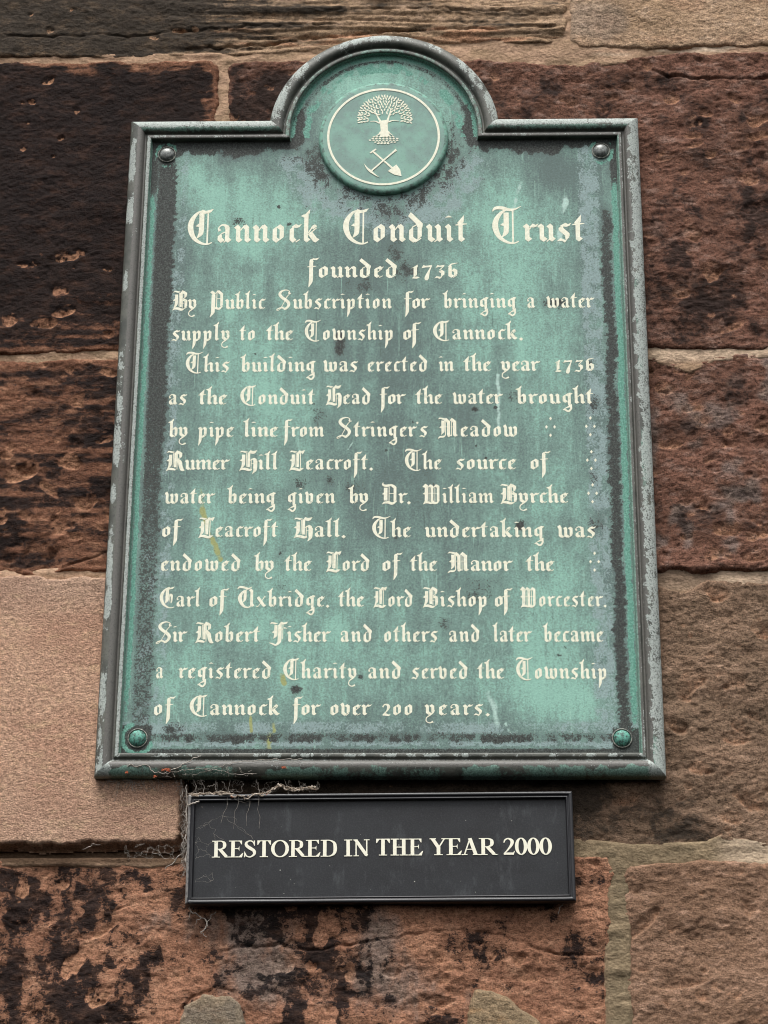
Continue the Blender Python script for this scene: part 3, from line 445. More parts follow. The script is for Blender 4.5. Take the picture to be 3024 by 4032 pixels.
white[B] = (.30*n1+.42*band(uu, 20.5, 24.5, .5)*(.6+1.5*n1)+.45*band(uu, 17.0, 18.4, .5)+.7*sstep(.012, .0, x_+.3-.010)+.5*sstep(-.02, .0, x_-.3+.014))[B]
green[B] = (.85*(1-sstep(7.5, 10.5, uu+5*n1))*(.65+.8*n2))[B]; brown[B] = (.95*band(uu, 9, 19, 1.5))[B]
k = NT('weathered bronze moulding')
nf = k.noise(.004, 5, .7, (1, 1, 1.6)); ng = k.noise(.0016, 3, .6); nl = k.noise(.03, 4, .6)
c = k.mix(k.ramp(nl, .35, .65), lin(94, 95, 87), lin(64, 67, 61))
c = k.mix(k.ramp(k.math('ADD', k.attr('brown'), k.math('MULTIPLY', k.math('SUBTRACT', nf, .5), .8)), .25, .6), c, k.mix(ng, lin(76, 75, 71), lin(106, 104, 98)))
c = k.mix(k.ramp(k.math('ADD', k.attr('green'), k.math('MULTIPLY', k.math('SUBTRACT', nf, .5), 1.5)), .28, .62), c, k.mix(k.ramp(ng, .3, .7), lin(82, 112, 100), lin(132, 164, 150)))
wm = k.ramp(k.math('ADD', k.attr('white'), k.math('MULTIPLY', k.math('SUBTRACT', k.math('MULTIPLY_ADD', ng, .4, k.math('MULTIPLY', nf, .6)), .5), 2.2)), .32, .46)
c = k.mix(k.math('MULTIPLY', wm, .9), c, k.mix(k.ramp(ng, .25, .75), lin(138, 146, 141), lin(184, 192, 186)))
c = k.mix(k.math('MULTIPLY', k.ramp(k.noise(.0026, 4, .7, off=5), .52, .70), .75), c, lin(58, 58, 56))
M_frame = k.done(c, k.mix(wm, (.52,)*3+(1,), (.85,)*3+(1,)), k.math('ADD', k.math('MULTIPLY', nf, .7), k.math('MULTIPLY', ng, .5)), .45, .0012, spec=.45)
o = mesh('frame', V, F, M_frame, plaque, True)
attr(o.data, 'white', np.clip(white, 0, 1)); attr(o.data, 'brown', np.clip(brown, 0, 1)); attr(o.data, 'green', np.clip(green, 0, 1))

# plate
gx = np.arange(-PW/2+.018, PW/2-.0179, .0015); gz = np.arange(.018, AZC+AR-.016, .0015); X, Z = np.meshgrid(gx, gz)
PX, PY = topx(X, YP, Z)
dl, dr, db = X+PW/2-FD, PW/2-FD-X, Z-FD
raj = fbm(X, Z, .007, .0035, 4, 15, .75)*.006+fbm(X, Z, .03, .03, 3, 16)*.003
rad = np.hypot(X, Z-AZC); da = np.where(np.abs(X) < AR-FD-.001, AR-FD-rad, -1); dt = np.maximum(PH-FD-Z, np.where(Z > AZC, da, np.where(np.abs(X) < .10, .2, -1)))
dtop = np.where((Z > AZC-.004) & (np.abs(X) < AR), AR-FD-rad, 1.); dsh = np.where(np.abs(X) > AR-FD-.003, PH-FD-Z, np.hypot(np.abs(X)-(AR-FD), np.minimum(Z-(PH-FD), 0)))
inside = np.where(np.abs(X) < AR-.012, (rad < AR-.012) | (Z < PH-.012), Z < PH-.012)
na = fbm(X, Z, .03, .03, 4, 5); nb = fbm(X, Z, .008, .01, 4, 6); nv = fbm(X, Z, .012, .10, 4, 7)
frz = sstep(.62, .45, Z/PH)                                     # 0 top .. 1 bottom
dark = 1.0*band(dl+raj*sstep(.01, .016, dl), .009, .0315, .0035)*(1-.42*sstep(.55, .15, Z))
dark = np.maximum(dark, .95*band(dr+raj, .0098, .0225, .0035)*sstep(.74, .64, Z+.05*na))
dark = np.maximum(dark, 1.1*(1-sstep(.006, .013, dl))*sstep(.66, .74, Z)); dark = np.maximum(dark, 1.1*(1-sstep(.006, .012, dr))*sstep(.68, .74, Z))  # shade inside the upper frame corners, painted into the mask
dark = np.maximum(dark, 1.05*(1-sstep(.010, .021, dsh+.008*nb+.010*na)))  # painted shade below the top frame
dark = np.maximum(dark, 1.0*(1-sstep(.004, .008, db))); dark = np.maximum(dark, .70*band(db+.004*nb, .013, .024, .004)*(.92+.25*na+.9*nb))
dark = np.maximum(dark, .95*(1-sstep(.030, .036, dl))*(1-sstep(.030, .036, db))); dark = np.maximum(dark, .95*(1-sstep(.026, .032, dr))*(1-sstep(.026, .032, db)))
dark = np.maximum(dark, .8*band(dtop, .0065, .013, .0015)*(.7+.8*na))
md = np.hypot(PX-1510, (PY-545)*1.13)
dark = np.maximum(dark, (.52*band(md, 262, 330, 40)*sstep(520, 640, PY)*(.55+.8*np.abs(np.sin(1.2*(PX-1510)/180)))+.6*nb+.3*na)*(md < 460)*sstep(450, 600, PY))
for (bx, by, rx, ry, s) in [(1540, 830, 100, 60, .72), (1600, 1060, 60, 55, .75), (1420, 1110, 70, 80, .5), (1240, 640, 60, 90, .7), (1745, 690, 70, 80, .7), (1780, 540, 40, 90, .6), (1560, 1010, 50, 70, .6), (1900, 2320, 90, 60, .5), (1250, 1620, 60, 90, .45), (1690, 1890, 60, 120, .4), (1340, 1340, 26, 40, 1.1), (1335, 1375, 20, 26, 1.0), (942, 875, 30, 22, 1.), (1098, 815, 10, 10, 1.), (1138, 884, 12, 8, 1.), (1005, 1395, 8, 5, 1), (2030, 1560, 40, 80, .62), (2190, 1195, 60, 22, .75), (2320, 1430, 22, 18, .8), (1400, 1120, 60, 60, .45), (1545, 860, 70, 60, .6), (1170, 2715, 26, 18, 1.0), (1190, 1895, 70, 40, .55), (1390, 1915, 60, 40, .5), (2047, 2068, 20, 22, 1.1), (1870, 1612, 16, 10, 1.), (1951, 1605, 8, 6, 1.2), (1880, 2345, 60, 34, .6), (1745, 2465, 30, 40, .6), (2200, 2580, 16, 6, 1.), (2225, 2548, 10, 8, .9), (1100, 2310, 30, 16, .6), (680, 2870, 50, 34, .75), (1104, 2180, 8, 8, .9), (1625, 1660, 6, 6, 1.1), (1522, 1773, 7, 6, 1.1), (1912, 1803, 6, 6, 1.1), (1875, 1755, 5, 5, 1.1), (1420, 2665, 14, 12, .7), (1560, 2110, 14, 30, .8), (1300, 1890, 40, 30, .5), (2350, 2060, 40, 60, .7), (2330, 1880, 30, 30, .6), (2340, 1590, 30, 40, .7)]:
    dark = np.maximum(dark, s*np.exp(-(((PX-bx)/rx)**2+((PY-by)/ry)**2))*(1+.8*nb))
teal = np.maximum(.95*band(dl+.4*raj, .0015, .0068, .0012)*sstep(.72, .69, Z)*sstep(.02, .12, Z), 1.0*band(dr+.4*raj, .0016, .0082, .0012)*sstep(.74, .70, Z)*sstep(.02, .10, Z))
teal = np.maximum(teal, (.7+.4*nb)*(1-sstep(.004, .008, dtop))); teal = np.maximum(teal, (.62+.9*nb)*band(dtop+.01*na, .012, .030, .006)*(md > 290)); teal = np.maximum(teal, .75*(1-sstep(.045, .05, db+dl))*band(np.hypot(PX-541, PY-2908), 48, 70, 12))
for cx, cy in ((657, 609), (2366, 594)): teal = np.maximum(teal, (.55+1.0*nb)*band(np.hypot(PX-cx, PY-cy-4), 36, 52, 8)); 
blue = .75*band(dr, .0225, .047, .005)*(.75+.8*nb); blue = np.maximum(blue, .6*band(dl, .030, .046, .004)*(.6+.8*nb)); blue = np.maximum(blue, .85*band(db, .0085, .0145, .0015)*(.8+nb)); blue = np.maximum(blue, .7*band(db, .021, .036, .004)*(.7+na))
blue = np.maximum(blue, .8*band(md, 255, 430, 40)*sstep(560, 660, PY)*(.8+nb)); blue = np.maximum(blue, .5*band(dl, .010, .03, .003)*sstep(.50, .2, Z)*(.6+2*nb))
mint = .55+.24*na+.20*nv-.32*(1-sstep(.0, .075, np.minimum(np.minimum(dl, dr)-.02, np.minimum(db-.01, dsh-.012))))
for (bx, by, rx, ry, s) in [(2230, 2740, 260, 160, .40), (680, 2640, 130, 260, .35), (2150, 1250, 260, 350, .22), (2000, 800, 90, 260, .18), (760, 720, 130, 140, .45), (1060, 870, 200, 120, .3), (2230, 2350, 160, 260, .3), (1090, 1560, 240, 160, .18), (1250, 2500, 250, 260, .2), (1350, 340, 260, 80, .35), (1760, 480, 80, 120, .5)]:
    mint = mint+s*np.exp(-(((PX-bx)/rx)**2+((PY-by)/ry)**2))
for (bx, by, rx, ry, s) in [(1450, 1300, 260, 300, .35), (1500, 1900, 330, 260, .38), (1480, 1000, 200, 150, .3), (1950, 1640, 180, 120, .2), (1650, 2300, 260, 200, .15), (2200, 680, 90, 60, .5), (1700, 1600, 240, 200, .2)]:
    mint = mint-s*np.exp(-(((PX-bx)/rx)**2+((PY-by)/ry)**2))
yel = np.zeros(X.shape)
for pl, wd in (([(785, 1925), (800, 2020), (830, 2110), (868, 2200)], 13), ([(985, 2800), (990, 2880)], 7), ([(1060, 2890), (1058, 2950)], 14), ([(1110, 2655), (1118, 2690)], 12), ([(1075, 2850), (1080, 2880)], 8)):
    yel = np.maximum(yel, .8*np.exp(-(polyline_dist(pl, PX, PY)/wd)**2)*(1+1.5*nb))
wht = np.zeros(X.shape)
for pl, wd in (([(1925, 2730), (1950, 2800), (1965, 2890)], 16), ([(1990, 2850), (2010, 2890)], 6), ([(2228, 780), (2215, 860), (2200, 980)], 16), ([(2050, 720), (2020, 830)], 10), ([(700, 2825), (708, 2862)], 4), ([(1960, 1480), (1965, 1700)], 10), ([(1390, 1740), (1370, 1770)], 4)):
    wht = np.maximum(wht, .55*np.exp(-(polyline_dist(pl, PX, PY+0*X)/wd)**2)*(1+1.2*nb))
k = NT('green bronze patina')
fi = k.noise(.0022, 4, .68); fm = k.noise(.005, 5, .68, (1, 1, 1.3), .4); vs = k.noise(.004, 5, .65, (1, 1, 11)); cl = k.noise(.022, 7, .72, (1, 1, 1.6), .3, 2); gr = k.noise(.0011, 2, .6, (2.5, 1, .8))
mm = k.math('ADD', k.attr('mint'), k.math('ADD', k.math('MULTIPLY', k.math('SUBTRACT', k.math('MULTIPLY_ADD', cl, 1.0, k.math('MULTIPLY', vs, 1.0)), 1.0), .45), k.math('MULTIPLY', k.math('SUBTRACT', k.math('MULTIPLY_ADD', fi, 1.0, k.math('MULTIPLY', fm, .8)), .9), .95)))
c = k.mix(k.ramp(mm, 0, .55), lin(92, 110, 106), lin(112, 140, 131)); c = k.mix(k.ramp(mm, .4, 1.0), c, lin(138, 182, 166))
dr_ = k.math('MULTIPLY', k.ramp(k.noise(.0035, 4, .6, (1, 1, 16), .15, 11), .56, .68), k.ramp(k.noise(.03, 4, .7, (1, 1, 1.5), 0, 13), .45, .65))
c = k.mix(k.math('MULTIPLY', dr_, .5), c, lin(156, 196, 180))
dk_ = k.math('MULTIPLY', k.ramp(k.noise(.003, 4, .6, (1, 1, 14), .15, 21), .58, .70), k.ramp(k.noise(.035, 4, .7, (1, 1, 1.5), 0, 23), .48, .65))
c = k.mix(k.math('MULTIPLY', dk_, .5), c, lin(70, 84, 79))
c = k.mix(k.math('MULTIPLY', k.ramp(k.math('ADD', k.attr('blue'), k.math('MULTIPLY', k.math('SUBTRACT', k.math('MULTIPLY_ADD', fi, .8, k.math('MULTIPLY', fm, .6)), .7), 2.0)), .3, .66), .85), c, k.mix(fi, lin(112, 132, 132), lin(156, 176, 174)))
c = k.mix(k.ramp(k.math('ADD', k.attr('wht'), k.math('MULTIPLY', k.math('SUBTRACT', fm, .5), .6)), .25, .7), c, lin(172, 200, 190))
c = k.mix(k.ramp(k.math('ADD', k.attr('yel'), k.math('MULTIPLY', k.math('SUBTRACT', fm, .5), .6)), .3, .8), c, lin(150, 156, 104))
dm = k.math('ADD', k.attr('dark'), k.math('ADD', k.math('MULTIPLY', k.math('SUBTRACT', fm, .5), 1.2), k.math('MULTIPLY', k.math('SUBTRACT', fi, .5), 2.4)))
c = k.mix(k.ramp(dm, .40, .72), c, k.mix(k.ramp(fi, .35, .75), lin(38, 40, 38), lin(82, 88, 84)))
c = k.mix(k.ramp(k.math('ADD', k.attr('teal'), k.math('MULTIPLY', k.math('SUBTRACT', k.math('MULTIPLY_ADD', fi, .6, k.math('MULTIPLY', fm, .7)), .65), 1.5)), .38, .66), c, k.mix(k.ramp(fi, .3, .75), lin(78, 132, 116), lin(122, 170, 154)))
c = k.mix(k.math('MULTIPLY', k.ramp(k.noise(.003, 4, .75, off=9), .62, .68), .55), c, lin(74, 84, 78))
gg = k.n('ShaderNodeCombineXYZ'); gv = k.math('MULTIPLY_ADD', k.math('SUBTRACT', k.math('ADD', k.math('MULTIPLY', gr, .6), k.math('MULTIPLY', fi, .4)), .5), 1.1, 1.0)
for i in range(3): k.put(gg.inputs[i], gv)
c = k.mix(1, c, gg.outputs[0], 'MULTIPLY')
M_plate = k.done(c, .72, k.math('ADD', fi, k.math('MULTIPLY', gr, .6)), .35, .0006, spec=.3)
ATT = dict(dark=np.clip(dark, 0, 1.2), teal=np.clip(teal, 0, 1), blue=np.clip(blue, 0, 1), mint=mint, yel=np.clip(yel, 0, 1), wht=np.clip(wht, 0, 1))
hh = fbm(X, Z, .05, .05, 3, 8)*.0001
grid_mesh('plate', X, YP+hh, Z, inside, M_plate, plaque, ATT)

def flat_part(name, polys, y, th, mat, parent):
    """union of polygons in the X-Z plane as one raised sheet with side walls"""
    vs = []; fs = []
    for p in polys:
        a = sum(p[i][0]*p[(i+1) % len(p)][1]-p[(i+1) % len(p)][0]*p[i][1] for i in range(len(p)))
        if abs(a) < 1e-12: continue
        q = p if a > 0 else p[::-1]; fs.append(list(range(len(vs), len(vs)+len(q)))); vs += [Vector((v[0]*1000, v[1]*1000)) for v in q]
    ov, oe, of, _, _, orf = delaunay_2d_cdt(vs, [], fs, 0, 1e-4)
    tri = [f for f, r in zip(of, orf) if len(r)]
    V = [(v[0]/1000, y, v[1]/1000) for v in ov]; n = len(V); V += [(v[0], y+th, v[2]) for v in V]
    F = []; ed = {}
    for f in tri:
        F.append(tuple(f))
        for i in range(len(f)):
            a, b = f[i], f[(i+1) % len(f)]; ed[(a, b)] = 1
    for (a, b) in list(ed):
        if (b, a) not in ed: F.append((b, a, a+n, b+n))
    return mesh(name, V, F, mat, parent)
k = NT('cream enamel'); e = k.noise(.003, 4, .6); st_ = k.ramp(k.noise(.005, 5, .7, (1, 1, 1.6), off=7), .56, .72)
M_cream = k.done(k.mix(k.math('MULTIPLY', st_, .45), k.mix(k.ramp(e, .3, .75), lin(222, 220, 196), lin(238, 237, 217)), lin(150, 172, 150)), .55, e, .15, .0003, spec=.4)

# medallion
def lathe(name, cx, cz, prof, mat, parent, n=96, smooth=True, attrs=None):
    V = []; F = []
    for r, y in prof: V += [(cx+r*math.cos(2*math.pi*i/n), y, cz+r*math.sin(2*math.pi*i/n)) for i in range(n)]
    for j in range(len(prof)-1): F += [(j*n+i, j*n+(i+1) % n, (j+1)*n+(i+1) % n, (j+1)*n+i) for i in range(n)]
    V.append((cx, prof[-1][1], cz)); F += [((len(prof)-1)*n+i, (len(prof)-1)*n+(i+1) % n, len(V)-1) for i in range(n)]
    o = mesh(name, V, F, mat, parent, smooth); return o
YM = -.0020
mc = at(1510, 538, YM); MX, MZ = mc[0], mc[2]
k = NT('medallion patina'); fi = k.noise(.0022, 4, .68); fm = k.noise(.006, 5, .65); gl = k.noise(.03, 3, .6)
c = k.mix(k.ramp(gl, .35, .65), lin(122, 148, 140), lin(132, 170, 156)); c = k.mix(k.ramp(fm, .5, .75), c, lin(128, 170, 152)); c = k.mix(k.math('MULTIPLY', k.ramp(fi, .52, .75), .5), c, lin(86, 104, 100))
c = k.mix(k.ramp(k.math('ADD', k.attr('rim'), k.math('MULTIPLY', k.math('SUBTRACT', fi, .5), .8)), .45, .9), c, k.mix(k.ramp(fm, .35, .6), lin(84, 100, 94), lin(120, 168, 150)))
M_med = k.done(c, .7, fi, .2, .0004, spec=.3)
med = lathe('medallion', MX, MZ, [(.0765, YP+.001), (.0762, .0012), (.0756, -.0004), (.0742, -.0014), (.0722, -.0019), (.0700, YM), (.06, YM), (.05, YM), (.04, YM), (.03, YM), (.02, YM), (.01, YM)], M_med, plaque, 160)
attr(med.data, 'rim', [.8 if math.hypot(v.co.x-MX, v.co.z-MZ) > .0705 else 0. for v in med.data.vertices])
rp = at(1288, 537, YM); rq = at(1732.5, 537, YM); RR = (rq[0]-rp[0])/2
n = 180; V = []; F = []
for r, y in ((RR, YM+.0004), (RR, YM-.0004), (RR-.0027, YM-.0004), (RR-.0027, YM+.0004)): V += [(MX+r*math.cos(2*math.pi*i/n), y, MZ+.0002+r*math.sin(2*math.pi*i/n)) for i in range(n)]
for j in range(3): F += [(j*n+i, j*n+(i+1) % n, (j+1)*n+(i+1) % n, (j+1)*n+i) for i in range(n)]
mesh('ring', V, F, M_cream, med)
def cm(x, y):                                                   # emblem drawing units on the medallion face
    p = at(1200+x/2.676, 280+y/2.676, YM); return (p[0], p[2])
def conv(polys): return [[cm(*q) for q in p] for p in polys]
tree = []
rs = random.Random(4)
tree += T((828, 520, 84), (834, 560, 80), (838, 620, 76), (842, 668, 92), (844, 690, 110), smooth=False)
tree += T((805, 545, 30), (778, 500, 17), (745, 440, 9), (700, 395, 4)) + T((866, 545, 30), (883, 490, 18), (900, 430, 10), (905, 390, 6)) + T((885, 535, 16), (930, 522, 9), (990, 528, 5)) + T((790, 550, 16), (740, 530, 9), (690, 532, 5)) + T((895, 450, 12), (935, 415, 7), (975, 390, 4)) + T((758, 455, 12), (720, 440, 6), (680, 425, 4))
tree += T((800, 640, 18), (780, 668, 12), (740, 690, 4)) + T((880, 640, 18), (900, 660, 10), (930, 680, 4))
def leaf(x, y, a, l, w): 
    ca, sa = math.cos(a), math.sin(a); return [(x+ca*u*l-sa*v*w, y+sa*u*l+ca*v*w) for u, v in ((-.5, 0), (-.25, -.42), (.1, -.5), (.5, 0), (.1, .5), (-.25, .42))]
for rf, nn in ((.28, 6), (.40, 11), (.52, 16), (.64, 21), (.76, 26), (.88, 30), (.98, 33)):
    for i in range(nn):
        t = -.22+(math.pi+.44)*(i+.5)/nn
        x = 843+282*rf*math.cos(t); y = 505-246*rf*math.sin(t)
        if rf < .6 and abs(math.cos(t)) > .9: continue
        a = -math.atan2(math.sin(t)*246, math.cos(t)*282)+rs.uniform(-.2, .2)+(.38 if (i+int(rf*50)) % 2 else -.38)
        tree.append(leaf(x+rs.uniform(-3, 3), y+rs.uniform(-3, 3), a, 38+rs.uniform(-5, 5), 15))
for row, (yy, x0, x1, nn) in enumerate(((694, 728, 950, 7), (712, 700, 975, 8), (730, 688, 992, 9), (750, 728, 950, 7), (765, 775, 895, 4))):
    for i in range(nn):
        x = x0+(x1-x0)*(i+.5*(row % 2))/(nn-.5); tree.append(leaf(x, yy, rs.uniform(-.25, .25), 33, 13))
flat_part('tree_emblem', conv(tree), YM-.0004, .0006, M_cream, med)
sp = T((715, 845, 17), (925, 1025, 19), smooth=False)+T((690, 865, 15), (722, 842, 17), (752, 824, 14), smooth=False)+[[(875, 1055), (965, 985), (1006, 1040), (1020, 1108), (945, 1094)]]
flat_part('spade_emblem', conv(sp), YM-.0004, .0006, M_cream, med)
pk = T((965, 830, 26), (935, 853, 17), (835, 938, 16), (700, 1055, 17), smooth=False)+T((624, 978, 3), (655, 1022, 15), (692, 1056, 24), (735, 1090, 14), (778, 1118, 3))
flat_part('pickaxe_emblem', conv(pk), YM-.00055, .0007, M_cream, med)

# dome rivets
k = NT('worn bronze rivet'); f1 = k.noise(.003, 4, .65); M_riv = k.done(k.mix(k.ramp(f1, .35, .65), lin(84, 88, 85), lin(138, 142, 138)), .36, f1, .2, .0006, metal=.15, spec=.6)
k = NT('green rivet'); f1 = k.noise(.0028, 5, .7); M_rivg = k.done(k.mix(k.ramp(f1, .35, .62), lin(52, 66, 62), lin(100, 166, 148)), .6, f1, .4, .0008, spec=.4)
k = NT('rivet collar'); f1 = k.noise(.003, 4, .65); M_col = k.done(k.mix(k.ramp(f1, .4, .6), lin(96, 96, 92), lin(150, 152, 142)), .5, f1, .3, .0006, metal=.3)
for px, py, m in ((657.4, 607, M_riv), (2365.8, 592, M_riv), (541.3, 2906, M_rivg), (2450, 2906, M_rivg)):
    p = at(px, py, YP-.0015); cx, cz = p[0], p[2]
    e = lathe('rivet', cx, cz, [(.0090, YP), (.0087, YP-.0012), (.0080, YP-.0024), (.0070, YP-.0034), (.0056, YP-.0042), (.0040, YP-.0048), (.0022, YP-.0052), (.0008, YP-.0053)], m, plaque, 40)
    n = 48; V = []; F = []
    for r, y in ((.0108, YP+.0003), (.0107, YP-.0010), (.0104, YP-.0015), (.0099, YP-.0016), (.0095, YP-.0013), (.0093, YP-.0004), (.0085, YP-.0002)): V += [(cx+r*math.cos(2*math.pi*i/n), y, cz+r*math.sin(2*math.pi*i/n)) for i in range(n)]
    for j in range(5): F += [(j*n+i, j*n+(i+1) % n, (j+1)*n+(i+1) % n, (j+1)*n+i) for i in range(n)]
    mesh('collar', V, F, M_col, e, True)

# inscription: (word, left, right) in each line, baseline at both ends
YL = YP-.00022
def word(txt, xa, xb, ya, yb, xh, table, xs, y):
    """lay the word's letters out between two points of the plate"""
    a = at(xa, ya, y); b = at(xb, yb, y); wid = math.hypot(b[0]-a[0], b[2]-a[2]); ux, uz = (b[0]-a[0])/wid, (b[2]-a[2])/wid
    cf = [1.06 if ch.isupper() and table is GL else 1 for ch in txt]
    if table is GL and len(txt) > 1: xs = min(1.16, max(.88, (wid/xh-.125*(len(txt)-1))/(sum(table[ch][0]*f_ for ch, f_ in zip(txt, cf))-.06)))
    sc = [xs*f_ for f_ in cf]; ws = [table[ch][0]*s_*xh for ch, s_ in zip(txt, sc)]; 
    lo = min(q[0] for pp in table[txt[0]][1] for q in pp)*sc[0]*xh; hi = max(q[0] for pp in table[txt[-1]][1] for q in pp)*sc[-1]*xh
    gap = (wid+lo-hi-sum(ws[:-1]))/max(1, len(txt)-1) if len(txt) > 1 else 0
    out = []; x = -lo
    for ch, w_, s_ in zip(txt, ws, sc):
        for p in table[ch][1]: out.append([(a[0]+(q[0]*s_*xh+x)*ux-q[1]*xh*uz, a[2]+(q[0]*s_*xh+x)*uz+q[1]*xh*ux) for q in p])
        x += w_+gap
    return out
LINES = [
 (960, 954, 78, 'Cannock 736 1257 | Conduit 1350 1839 | Trust 1939 2303'),
 (1098, 1094, 51, 'founded 1209 1562 1736 1619 1802'),
 (1221, 1214, 45, 'By 678 773 Public 825 1046 Subscription 1088 1543 for 1591 1695 bringing 1742 2034 a 2077 2109 water 2152 2342'),
 (1344, 1338, 45, 'supply 674 904 to 941 1002 the 1046 1155 Township 1199 1546 of 1588 1659 Cannock. 1705 2060'),
 (1468, 1463, 45, 'This 730 904 building 944 1242 was 1272 1410 erected 1448 1682 in 1727 1788 the 1824 1935 year 1971 2129 1736 2184 2340'),
 (1596, 1592, 45, 'as 664 736 the 779 894 Conduit 945 1238 Head 1282 1458 for 1495 1599 the 1635 1742 water 1782 1982 brought 2030 2337'),
 (1724, 1721, 46, "by 659 738 pipe 778 921 line 955 1095 from 1115 1276 Stringer's 1325 1685 Meadow 1724 2036"),
 (1853, 1850, 46, 'Rumer 653 905 Hill 941 1092 Leacroft. 1138 1469 | The 1594 1740 source 1793 2034 of 2090 2170'),
 (1986, 1983, 46, 'water 647 847 being 891 1086 given 1133 1320 by 1369 1450 Dr. 1503 1618 William 1663 1944 Byrche 1970 2239'),
 (2117, 2119, 47, 'of 638 719 Leacroft 780 1093 Hall. 1155 1362 | The 1465 1619 undertaking 1672 2143 was 2195 2348'),
 (2251, 2252, 47, 'endowed 634 945 by 997 1078 the 1118 1227 Lord 1283 1454 of 1506 1586 the 1613 1722 Manor 1762 2021 the 2070 2184'),
 (2392, 2391, 47, 'Earl 627 786 of 824 901 Uxbridge, 932 1297 the 1330 1435 Lord 1470 1624 Bishop 1664 1916 of 1949 2020 Worcester, 2048 2389'),
 (2531, 2530, 48, 'Sir 613 737 Robert 768 1022 Fisher 1060 1303 and 1341 1464 others 1513 1725 and 1769 1888 later 1939 2096 became 2137 2378'),
 (2674, 2676, 48, 'a 614 646 registered 701 1066 Charity 1114 1404 and 1450 1578 served 1619 1841 the 1878 1987 Township 2033 2388'),
 (2819, 2819, 48, 'of 606 690 Cannock 745 1101 for 1151 1264 over 1301 1464 200 1504 1623 years. 1671 1929')]
for ya, yb, xh, txt in LINES:
    xm = 1500
    h = (at(xm, ya-xh, YL)[2]-at(xm, ya, YL)[2])
    for piece in txt.split('|'):
      tk = piece.split(); polys = []
      for i in range(0, len(tk), 3):
        x0, x1 = float(tk[i+1]), float(tk[i+2]); f = lambda x: ya+(yb-ya)*(x-620)/1720
        polys += word(tk[i], x0, x1, f(x0), f(x1), h, GL, 1.06 if len(tk[i]) > 1 else (x1-x0)/.74/xh*.92, YL)
      flat_part('inscription_line', polys, YL, .0005, M_cream, plaque)
for cx, cy in ((2167.6, 1680.7), (2324.6, 1678.5), (2328.5, 1811.6), (2333.3, 1942), (2341.3, 2211.3)):
    pp = []
    for dx, dy in ((0, -33), (-16, 0), (16, 0), (0, 33)):
        pp.append([(lambda q: (q[0], q[2]))(at(cx+dx+a, cy+dy+b, YL)) for a, b in ((-5.6, 0), (0, 7), (5.6, 0), (0, -7))])
    flat_part('diamond_ornament', pp, YL, .0005, M_cream, plaque)

# ------------------------------------------------------------------ the small black sign below
YS = .0050
c4 = [at(738.6, 3127.5, 0), at(2254.5, 3116, 0), at(2267, 3546, 0), at(731, 3561, 0)]
SC = sum(c4)/4; ang = .5*(math.atan2(c4[1][2]-c4[0][2], c4[1][0]-c4[0][0])+math.atan2(c4[2][2]-c4[3][2], c4[2][0]-c4[3][0]))
SWD = .5*(np.hypot(*(c4[1]-c4[0])[[0, 2]])+np.hypot(*(c4[2]-c4[3])[[0, 2]])); SHT = .5*(np.hypot(*(c4[3]-c4[0])[[0, 2]])+np.hypot(*(c4[2]-c4[1])[[0, 2]]))
def s2w(x, z): return (SC[0]+x*math.cos(ang)-z*math.sin(ang), SC[2]+x*math.sin(ang)+z*math.cos(ang))
sign = empty('restoration_sign', (SC[0], YW, SC[2]-SHT/2), 'small oblong black sign with cream capitals hung below the bronze plaque', 'sign')
SPROF = [(0, 12), (0, .6), (.4, 0), (1.2, -.5), (2.4, -.7), (3.4, -.3), (4.0, .6), (4.4, .9), (5.0, .9), (5.3, .4), (6.0, .2), (6.6, .7), (7.0, 2.2), (7.3, 4.9), (8.5, 5.6)]
def srect(d):
    a, b = SWD/2-d, SHT/2-d; P4 = [(-a, -b), (a, -b), (a, b), (-a, b)]
    return [('s', [s2w(P4[i][0]+(P4[(i+1) % 4][0]-P4[i][0])*t/40, P4[i][1]+(P4[(i+1) % 4][1]-P4[i][1])*t/40) for t in range(41)]) for i in range(4)]
V, F, U = moulding(srect, SPROF, 'f', None, None)
k = NT('black painted frame'); f1 = k.noise(.004, 5, .7, (1, 1, 1)); f2 = k.noise(.0015, 3, .6)
dusty = k.ramp(k.math('ADD', k.math('MULTIPLY', f1, .8), k.attr('dust')), .62, .9)
M_sfr = k.done(k.mix(k.math('MULTIPLY', dusty, .8), k.mix(f2, lin(24, 24, 27), lin(36, 36, 39)), lin(128, 124, 120)), .42, f1, .25, .0006, spec=.55)
o = mesh('frame', V, F, M_sfr, sign, True)
VA = np.array(V); attr(o.data, 'dust', .42*sstep(-.185, -.200, VA[:, 0])*sstep(.02, -.06, VA[:, 2]*0+0)+.40*(VA[:, 0] < -.1965)+.35*(VA[:, 0] > .199)*sstep(-.06, -.02, VA[:, 2])*0+.15*(VA[:, 2] > -.026)*(VA[:, 0] < -.08))
k = NT('black painted panel'); f1 = k.noise(.03, 5, .6, (1.6, 1, 1)); f2 = k.noise(.0016, 3, .7); sp_ = k.vor(.011); f3 = k.noise(.012, 4, .7)
c = k.mix(k.ramp(f1, .3, .7), lin(22, 23, 26), lin(32, 34, 37)); c = k.mix(k.math('MULTIPLY', k.ramp(f2, .4, .8), .5), c, lin(58, 60, 64)); c = k.mix(k.math('MULTIPLY', k.ramp(k.noise(.02, 6, .75, (1, 1, 2.5), off=3), .52, .75), .35), c, lin(92, 96, 98))
c = k.mix(k.math('MULTIPLY', k.math('LESS_THAN', sp_, .055), k.ramp(f3, .5, .62)), c, lin(165, 165, 158))
M_pan = k.done(c, .5, f2, .2, .0004, spec=.38)
n = 30; a, b = SWD/2-.0068, SHT/2-.0068
